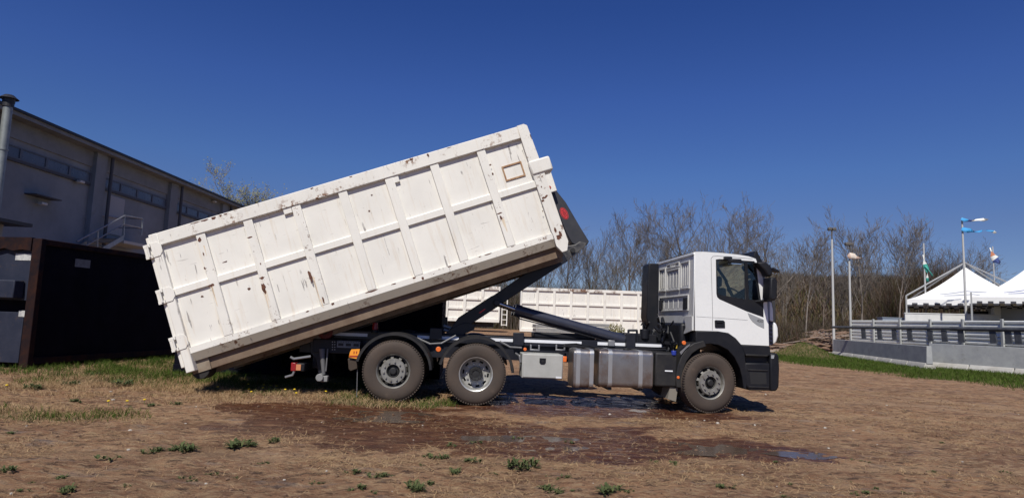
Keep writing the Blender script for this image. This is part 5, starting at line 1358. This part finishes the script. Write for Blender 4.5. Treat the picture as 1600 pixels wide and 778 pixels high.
x, z = T(1056, 542, .3); MB().box(x-.03, x+.03, .3, .36, z-.03, z+.04).build('yellow_coupling', mat('yellow_plug', (.55, .38, .05), .5), tk, bevel=.01)
# white cab floor flare beside the arch
q = [TU(*p_, XB-.02) for p_ in ((1068, 494), (1082, 494), (1082, 516), (1068, 522), (1072, 512), (1071, 503))]
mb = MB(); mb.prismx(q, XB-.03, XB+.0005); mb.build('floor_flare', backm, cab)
# air intake column
xi0, zi1 = T(1013.5, 411, 1.75); xi1, _ = T(1030, 411, 1.75); zi0 = T(1015, 516, 1.75)[1]
MB().prism([(xi0, zi1-.04), (xi0+.03, zi1), (xi1, zi1), (xi1, zi0), (xi0+.06, zi0), (xi0-.02, zi0+.25)], 1.75, 2.2).build('air_intake', blk, tk, bevel=.02)
MB().box(xi0+.02, xi1+.12, 1.5, 2.3, .98, zi0+.02).build('intake_base', blk, tk, bevel=.02)
# black block and loops between cab and tanks
(x0, z1), (x1, z0) = T(979, 521, .55), T(1034, 548, .55)
MB().box(x0+.03, x1, .86, 1.6, z0, z1).build('pump_block', blk, tk, bevel=.02)
mb = MB(); mb.tube([(T(982, 524, .84)[0], .84, z0), (T(982, 516, .84)[0], .84, T(982, 516, .84)[1]), (T(995, 516, .84)[0], .84, T(995, 516, .84)[1]), (T(997, 524, .84)[0], .84, z0)], .022, 8); mb.build('steel_loop', steelb, tk)
x, z = T(1008, 521, .86); MB().cyl((x, .9, z-.1), (x, .9, z+.08), .09, seg=14).build('filter', blk, tk, bevel=.01)

# black lower front: arch band, bumper, step
arch = poly([(1086.5, 516.8), (1122, 518), (1138, 520.7), (1149, 528.6), (1158, 538.5), (1163, 552), (1166, 580), (1166, 608), (1161, 606), (1159, 590), (1155, 574), (1147, 558), (1136, 546), (1122, 539), (1110, 537), (1098, 538), (1086.5, 541)], v0c)
MB().prism(arch, v0c-.02, v0c+.32).build('wheel_arch', blk, tk, bevel=.012)
p1_ = poly([(1158.5, 538.6), (1203, 540.6), (1204, 552), (1203, 556), (1164, 556)], v0c); MB().prism(p1_, v0c-.01, v1c+.01).build('bumper_upper', blk, tk, bevel=.015)
p1_ = poly([(1164.5, 556.5), (1203, 556.5), (1203, 566), (1165.5, 566)], v0c+.08); MB().prism(p1_, v0c+.08, v1c-.08).build('step_recess', hubd, tk)
p2_ = poly([(1163, 566.5), (1202, 567), (1202.5, 610), (1170, 609.5), (1164, 600)], v0c); bu = MB().prism(p2_, v0c-.02, v1c+.02).build('bumper', blk, tk, bevel=.02)
p3_ = poly([(1202.5, 551), (1212, 551), (1216.5, 555), (1217.5, 575), (1216.5, 604), (1213, 610.5), (1203, 611)], v0c); MB().prism(p3_, v0c-.02, v1c+.02).build('bumper_front', blk, bu, bevel=.03, seg=3)
for (a, b_, c_, d_) in ((1165, 553, 1199, 555.5), (1168, 576.5, 1200, 578.5), (1170, 603, 1201, 605)):
    p_ = poly([(a, b_), (c_, b_+1), (c_, d_+1), (a, d_)], v0c-.02); MB().prism(p_, v0c-.035, v0c-.0205).build('step_edge', blkdust, bu, bevel=.004)
p_ = poly([(1171, 581), (1197, 582), (1198, 600), (1173, 600)], v0c-.022); MB().prism(p_, v0c-.0235, v0c-.0205).build('step_opening', hubd, bu)
p_ = poly([(1205, 554.5), (1210, 554.5), (1209, 560), (1205, 560)], v0c-.03); MB().prism(p_, v0c-.032, v0c-.0205).build('lamp_lens', mat('lens', (.3, .32, .34), .2), bu)
# grille strip, corner deflectors, headlight side
p_ = poly([(1200.9, 500), (1207.5, 503.5), (1208.5, 537.5), (1202, 540)], v0c); MB().prism(p_, v0c+.004, v1c-.004).build('grille', mat('grille_navy', (.015, .015, .04), .5), tk, bevel=.006)
mb = MB()
for k in range(5): p_ = poly([(1202.6, 507+k*6.4), (1206.6, 508+k*6.4), (1206.8, 510.5+k*6.4), (1202.8, 510+k*6.4)], v0c); mb.prism(p_, v0c-.006, v0c+.0035)
mb.build('grille_slats', blk, tk)
p_ = poly([(1208.7, 502.5), (1213.5, 505), (1216, 512), (1216.8, 524), (1214, 534), (1209, 538.5)], v0c); MB().prism(p_, v0c+.002, v1c-.002).build('front_corner', white, tk, bevel=.03, seg=3)
p_ = poly([(1202.2, 470), (1206, 473), (1208, 484), (1208.6, 502), (1204, 501.5), (1203, 500)], v0c); MB().prism(p_, v0c-.002, v0c+.25).build('corner_deflector', white, tk, bevel=.012)
p_ = poly([(1199.3, 471), (1202, 470.5), (1202.8, 499.5), (1200.8, 498.5)], v0c); MB().prism(p_, v0c-.004, v0c+.2).build('deflector_edge', mat('blue_grey_trim', (.20, .23, .28), .5), tk)
# A pillar cover seen beside the windscreen
p_ = poly([(1181.6, 411), (1186, 412), (1194.5, 437), (1198.5, 470), (1191, 470)], v0c); MB().prism(p_, v0c-.006, v0c+.0).build('pillar_cover', white, cab, bevel=.002)
p_ = poly([(1187, 416), (1190, 416), (1196, 437), (1200, 469), (1197, 470), (1193, 440)], v0c-.007); MB().prism(p_, v0c-.010, v0c-.0065).build('pillar_strip', mat('blue_grey_trim', (.2, .2, .2)), cab)  # blue-grey strip along the front edge of the pillar cover
# sun visor and mirrors
p_ = poly([(1178.5, 405), (1182.5, 392), (1185, 391), (1195, 410), (1192, 413.5), (1182, 407)], v0c); MB().prism(p_, v0c+.06, v1c-.06).build('sun_visor', blk, tk, bevel=.01)
p_ = poly([(1181, 410), (1196, 409), (1204, 417), (1206, 425), (1205, 432), (1198, 432), (1194, 424)], v0c-.2); mr_ = MB().prism(p_, v0c-.24, v0c-.02).build('mirror_small', blk, tk, bevel=.03)
p_ = poly([(1198, 434), (1206, 434), (1209, 440), (1209, 466), (1206, 470), (1199, 470), (1197, 464)], v0c-.2); mm_ = MB().prism(p_, v0c-.34, v0c-.05).build('mirror_large', blk, tk, bevel=.03)
mb = MB(); a_ = T(1194, 471, v0c-.1); b2 = T(1204, 469, v0c-.1); mb.tube([(a_[0]-.1, v0c+.02, a_[1]), (b2[0], v0c-.15, b2[1])], .022, 8); a_ = T(1190, 412, v0c-.1); b2 = T(1201, 416, v0c-.1); mb.tube([(a_[0]-.05, v0c+.02, a_[1]), (b2[0], v0c-.15, b2[1])], .022, 8); mb.build('mirror_arm', blk, tk)
p_ = poly([(1200, 419), (1208, 423), (1210, 427), (1201, 425)], 2.2); MB().prism(p_, 1.95, 2.15).build('front_mirror', blk, tk, bevel=.01)
mfar = MB().prism(poly([(1194, 434), (1202, 434), (1204, 440), (1204, 462), (1201, 466), (1194, 466)], v0c-.2), v1c+.08, v1c+.34).build('mirror_large', blk, tk, bevel=.03)

# ---- hook equipment
vA, vB = .98, 1.52
arm = poly([(698, 519), (700, 505), (722, 480), (745, 474), (852, 404), (881, 392), (893, 405), (884, 413), (770, 479), (715, 517)], vA)
# lower boom (wider outer section) and upper boom
lo_ = poly([(700, 519), (709, 506), (716, 496), (767, 463), (776, 459), (787, 474), (778, 479), (738, 505), (730, 519)], vA-.03)
hook = MB().prism(lo_, vA-.03, vB+.03).build('boom', steelb, tk, bevel=.012)
up_ = poly([(770, 462), (874, 391), (882, 398), (887, 408), (800, 464), (782, 476)], vA); MB().prism(up_, vA, vB).build('inner_boom', steelb, hook, bevel=.01)
kn = poly([(873, 391.5), (887, 384), (899, 382), (906, 377), (917, 380), (912, 388), (892, 402), (887, 408)], vA+.03); MB().prism(kn, vA+.03, vB-.03).build('elbow', mat('worn_steel', (.035, .035, .04), .45, .3, rgb2=(.12, .115, .11), vscale=9), hook, bevel=.01)
x, z = T(895, 391, vA); MB().cyl((x, vA-.02, z), (x, vB+.02, z), .045, seg=16).build('elbow_pin', hubd, hook)
jb = poly([(856, 286), (861, 288), (864, 291), (884, 316), (908, 357), (920.5, 377), (918, 382), (902, 385), (893, 379), (884, 362), (868, 322)], vA+.05)
jib = MB().prism(jb, vA+.05, vB-.05).build('hook_jib', mat('jib_paint', (.028, .029, .034), .45, rgb2=(.04, .04, .045), vscale=4), tk, bevel=.012)
hk = poly([(858, 284), (866, 290), (862, 296), (855, 297), (848, 291), (849, 283), (853, 281), (854, 289)], 1.2); MB().prism(hk, 1.15, 1.35).build('hook', steelb, jib, bevel=.01)
x, z = T(861.5, 291.5, vA+.04); MB().cyl((x, vA+.03, z), (x, vA+.05, z), .035, seg=14).build('bolt_head', silver, jib)
# oval badge: red oval, dark ring, red letters
x, z = T(881.5, 333.5, vA+.045); ang = atan((345-322)/(887-876)); MM = Matrix.Translation((x, vA+.0485, z)) @ Matrix.Rotation(pi/2, 4, 'X') @ Matrix.Rotation(-radians(60), 4, 'Z')
def oval(a, b_, y0, y1, nm, m, par):
    pts = [MM @ Vector((a*cos(2*pi*k/28), b_*sin(2*pi*k/28), 0)) for k in range(28)]; return MB().prism([(p.x, p.z) for p in pts], y0, y1).build(nm, m, par)
redp = mat('badge_red', (.55, .03, .035), .5); oval(.125, .068, vA+.0468, vA+.0495, 'badge_ring', redp, jib); oval(.116, .059, vA+.0450, vA+.0467, 'badge_dark', hubd, jib); oval(.106, .050, vA+.0436, vA+.0449, 'badge_red', redp, jib)
text('badge_letters', 'HBS', .085, Matrix.Translation((0, -.0062, 0)) @ MM, mat('badge_letter', (.16, .01, .015), .5), jib, .0008)
# link plates at the foot of the boom
ft = poly([(697, 519), (716, 507), (728, 504), (744, 507), (738, 516), (722, 524), (700, 524)], vA-.06); MB().prism(ft, vA-.06, vA-.032).build('link_plate', steelb, tk, bevel=.008)
mb = MB(); 
for dy in (0, 6): a_ = T(693, 509+dy, 1.0); b2 = T(710, 514+dy, 1.0); mb.cyl((a_[0], 1.1, a_[1]), (b2[0], 1.1, b2[1]), .028, seg=10)
mb.build('tie_rod', silver, tk)
p_ = poly([(688, 495), (698, 495), (698, 512), (706, 520), (688, 520)], 1.0); MB().prism(p_, 1.6, 1.7).build('stop_plate', steelb, tk, bevel=.01)
# red decal on the boom
p_ = poly([(748, 488.5), (757, 482), (759, 483), (750, 489.5)], vA-.032); MB().prism(p_, vA-.0335, vA-.0308).build('decal', redp, hook)
# lifting cylinders
for y in (.90, 1.50):
    a_ = T(776, 473, .92); b2 = T(808, 484.5, .92); c_ = T(806, 484, .92); d_ = T(985, 534, .92)
    k_ = MB().cyl((c_[0], y, c_[1]), (d_[0], y, d_[1]), .098, seg=24).build('lift_cylinder', cyl_m, tk, bevel=.012, smooth=True)
    MB().cyl((a_[0], y, a_[1]), (b2[0], y, b2[1]), .038, seg=16).build('rod', chrome, k_, smooth=True)
    MB().cyl((a_[0], y-.07, a_[1]), (a_[0], y+.07, a_[1]), .06, seg=16).build('rod_eye', steelb, k_, bevel=.01)
    dv = Vector((d_[0]-c_[0], 0, d_[1]-c_[1])).normalized(); p0 = Vector((c_[0], y, c_[1])); MB().cyl(p0-dv*.02, p0+dv*.10, .108, seg=24).build('gland', cyl_m, k_, smooth=True)
mb = MB(); mb.tube([(T(a, b_, .88)[0], .80, T(a, b_, .88)[1]) for a, b_ in ((806, 493), (812, 498), (900, 520), (950, 534))], .012, 6); mb.build('hydraulic_pipe', blk, tk)
# dark deck plates and hoses on the body
(x0, z1), (x1, z0) = T(835, 517, .95), T(930, 528, .95); mb = MB(); mb.box(x0, x1, .95, 1.5, wt+.001, wt+.10); mb.build('valve_block', blk, tk, bevel=.02)

# ---- rear end
x, z = T(508, 518, .55); rl = MB().cyl((x, .55, z), (x, .75, z), .135, seg=28).build('rear_roller', mat('roller_red', (.16, .02, .02), .6, rgb2=(.09, .02, .02)), tk, bevel=.02)
MB().cyl((x, .52, z), (x, .55, z), .05, seg=12).build('roller_pin', hubd, rl)
c_ = rl.copy(); col.objects.link(c_); c_.location = (0, 1.2, 0); c_.parent = tk
x2, z2 = T(490, 515, .9); MB().box(x2-.02, x+.12, .80, 1.7, .80, z+.05).build('rear_crossmember', steelb, tk, bevel=.02)
x, z = T(586, 509, .7); bn = MB().cyl((x, .72, z-.07), (x, .72, z+.06), .055, .045, seg=16).build('beacon', redl, tk, bevel=.012); MB().cyl((x, .72, z-.12), (x, .72, z-.072), .07, seg=16).build('beacon_base', blk, bn)
# side box with pierced plate
(x0, z1), (x1, z0) = T(527, 532, .5), T(562, 544, .5); pbx = MB().box(x0, x1, .5, .52, z0, z1).build('pierced_plate', mat('plate_grey', (.16, .17, .18), .6), tk)
mb = MB()
for k in range(3): q = x0+(x1-x0)*(k+.5)/3; mb.box(q-.045, q+.045, .494, .4995, z0+.03, z1-.04)
for k in range(9): q = x0+(x1-x0)*(k+.5)/9; mb.box(q-.008, q+.008, .494, .4995, z1-.022, z1-.01)
mb.build('plate_slots', hubd, pbx)
(x0, z1), (x1, z0) = T(518, 530, .6), T(562, 553, .6); MB().box(x0-.3, x1, .521, .70, z0, z1).build('side_box', blk, tk, bevel=.01)
mb = MB()
for i in range(2):
    for j in range(4): q, zz = T(519.5+i*3.5, 534+j*4, .515); mb.cyl((q, .510, zz), (q, .5205, zz), .010, seg=8)
mb.build('lamp_studs', silver, tk)
# orange and red reflector plate at the rear of the fender
p_ = poly([(546.5, 550), (549, 545.5), (562, 545), (560.5, 553.5), (558, 560.5), (545, 558)], .05); rp_ = MB().prism(p_, .06, .075).build('rear_reflector', mat('reflector_orange', (.85, .32, .03), .35), tk)
mb = MB()
for a_ in (553.5, 557.5): q = poly([(a_-1, 548.5), (a_+.6, 548.5), (a_+.2, 552.5), (a_-1.4, 552.5)], .055); mb.prism(q, .057, .0595)
q = poly([(546, 555.2), (559.5, 555.2), (558.8, 557.8), (545.5, 557.6)], .055); mb.prism(q, .057, .0595); mb.build('reflector_marks', mat('reflector_red', (.35, .04, .02), .4), rp_)
p_ = poly([(545, 559), (559, 561), (560, 575), (549, 579), (546, 575)], .2); MB().prism(p_, .10, .55).build('fender_skirt', mat('brown_black', (.045, .03, .02), .7), tk, bevel=.01)
x, z = T(558, 577, .12); MB().cyl((x, .15, z), (x+.02, .15, .05), .007, seg=6).build('thin_rod', silver, tk)
# stabiliser leg
mb = MB(); a_ = T(503, 545, .45); b2 = T(503, 585, .45); mb.cyl((a_[0]-.01, .50, a_[1]), (b2[0]+.02, .50, b2[1]), .05, .03, seg=14); a2 = T(511, 545, .42); b3 = T(508, 580, .42); mb.cyl((a2[0], .48, a2[1]), (b3[0], .48, b3[1]), .014, seg=8)
sb = mb.build('stabiliser_cylinder', mat('dull_grey_paint', (.13, .13, .135), .5), tk)
mb = MB(); mb.cyl((b2[0]-.03, .40, b2[1]-.05), (b2[0]-.03, .62, b2[1]-.05), .065, seg=14); mb.box(b2[0]-.08, b2[0]+.10, .44, .58, b2[1]-.12, b2[1]-.02); mb.build('stabiliser_foot', mat('foot_grey', (.22, .22, .22), .6), sb, bevel=.01)
p_ = poly([(484, 532), (498, 532), (500, 560), (512, 590), (506, 598), (498, 594), (492, 560), (484, 552)], .55); MB().prism(p_, .6, 1.9).build('stabiliser_frame', steelb, tk, bevel=.01)
# under-run bar with tail lamps
x, z = T(462, 573, .35); rb_ = MB().box(x+.02, x+.16, .30, 2.2, z-.07, z+.07).build('underrun_bar', blk, tk, bevel=.015)
for y in (.30, 1.95):
    MB().box(x-.07, x+.019, y, y+.28, z-.07, z+.075).build('tail_lamp', redl, rb_, bevel=.012)
    MB().box(x+.021, x+.1, y-.012, y-.001, z-.05, z+.05).build('side_lens', mat('amber', (.55, .22, .10), .4), rb_)
mb = MB(); mb.tube([(x-.08, .27, z+.17), (x-.02, .27, z+.14), (x+.25, .3, z+.19)], .022, 7); mb.build('lamp_guard', silver, tk); mb = MB(); mb.tube([(x-.14, .27, z-.17), (x-.02, .27, z-.13), (x+.0, .27, z-.07)], .020, 7); mb.build('lamp_guard', silver, tk)
for y in (.9, 1.6): MB().box(x+.16, x+.42, y-.03, y+.03, z-.05, .9).build('underrun_bracket', steelb, tk)
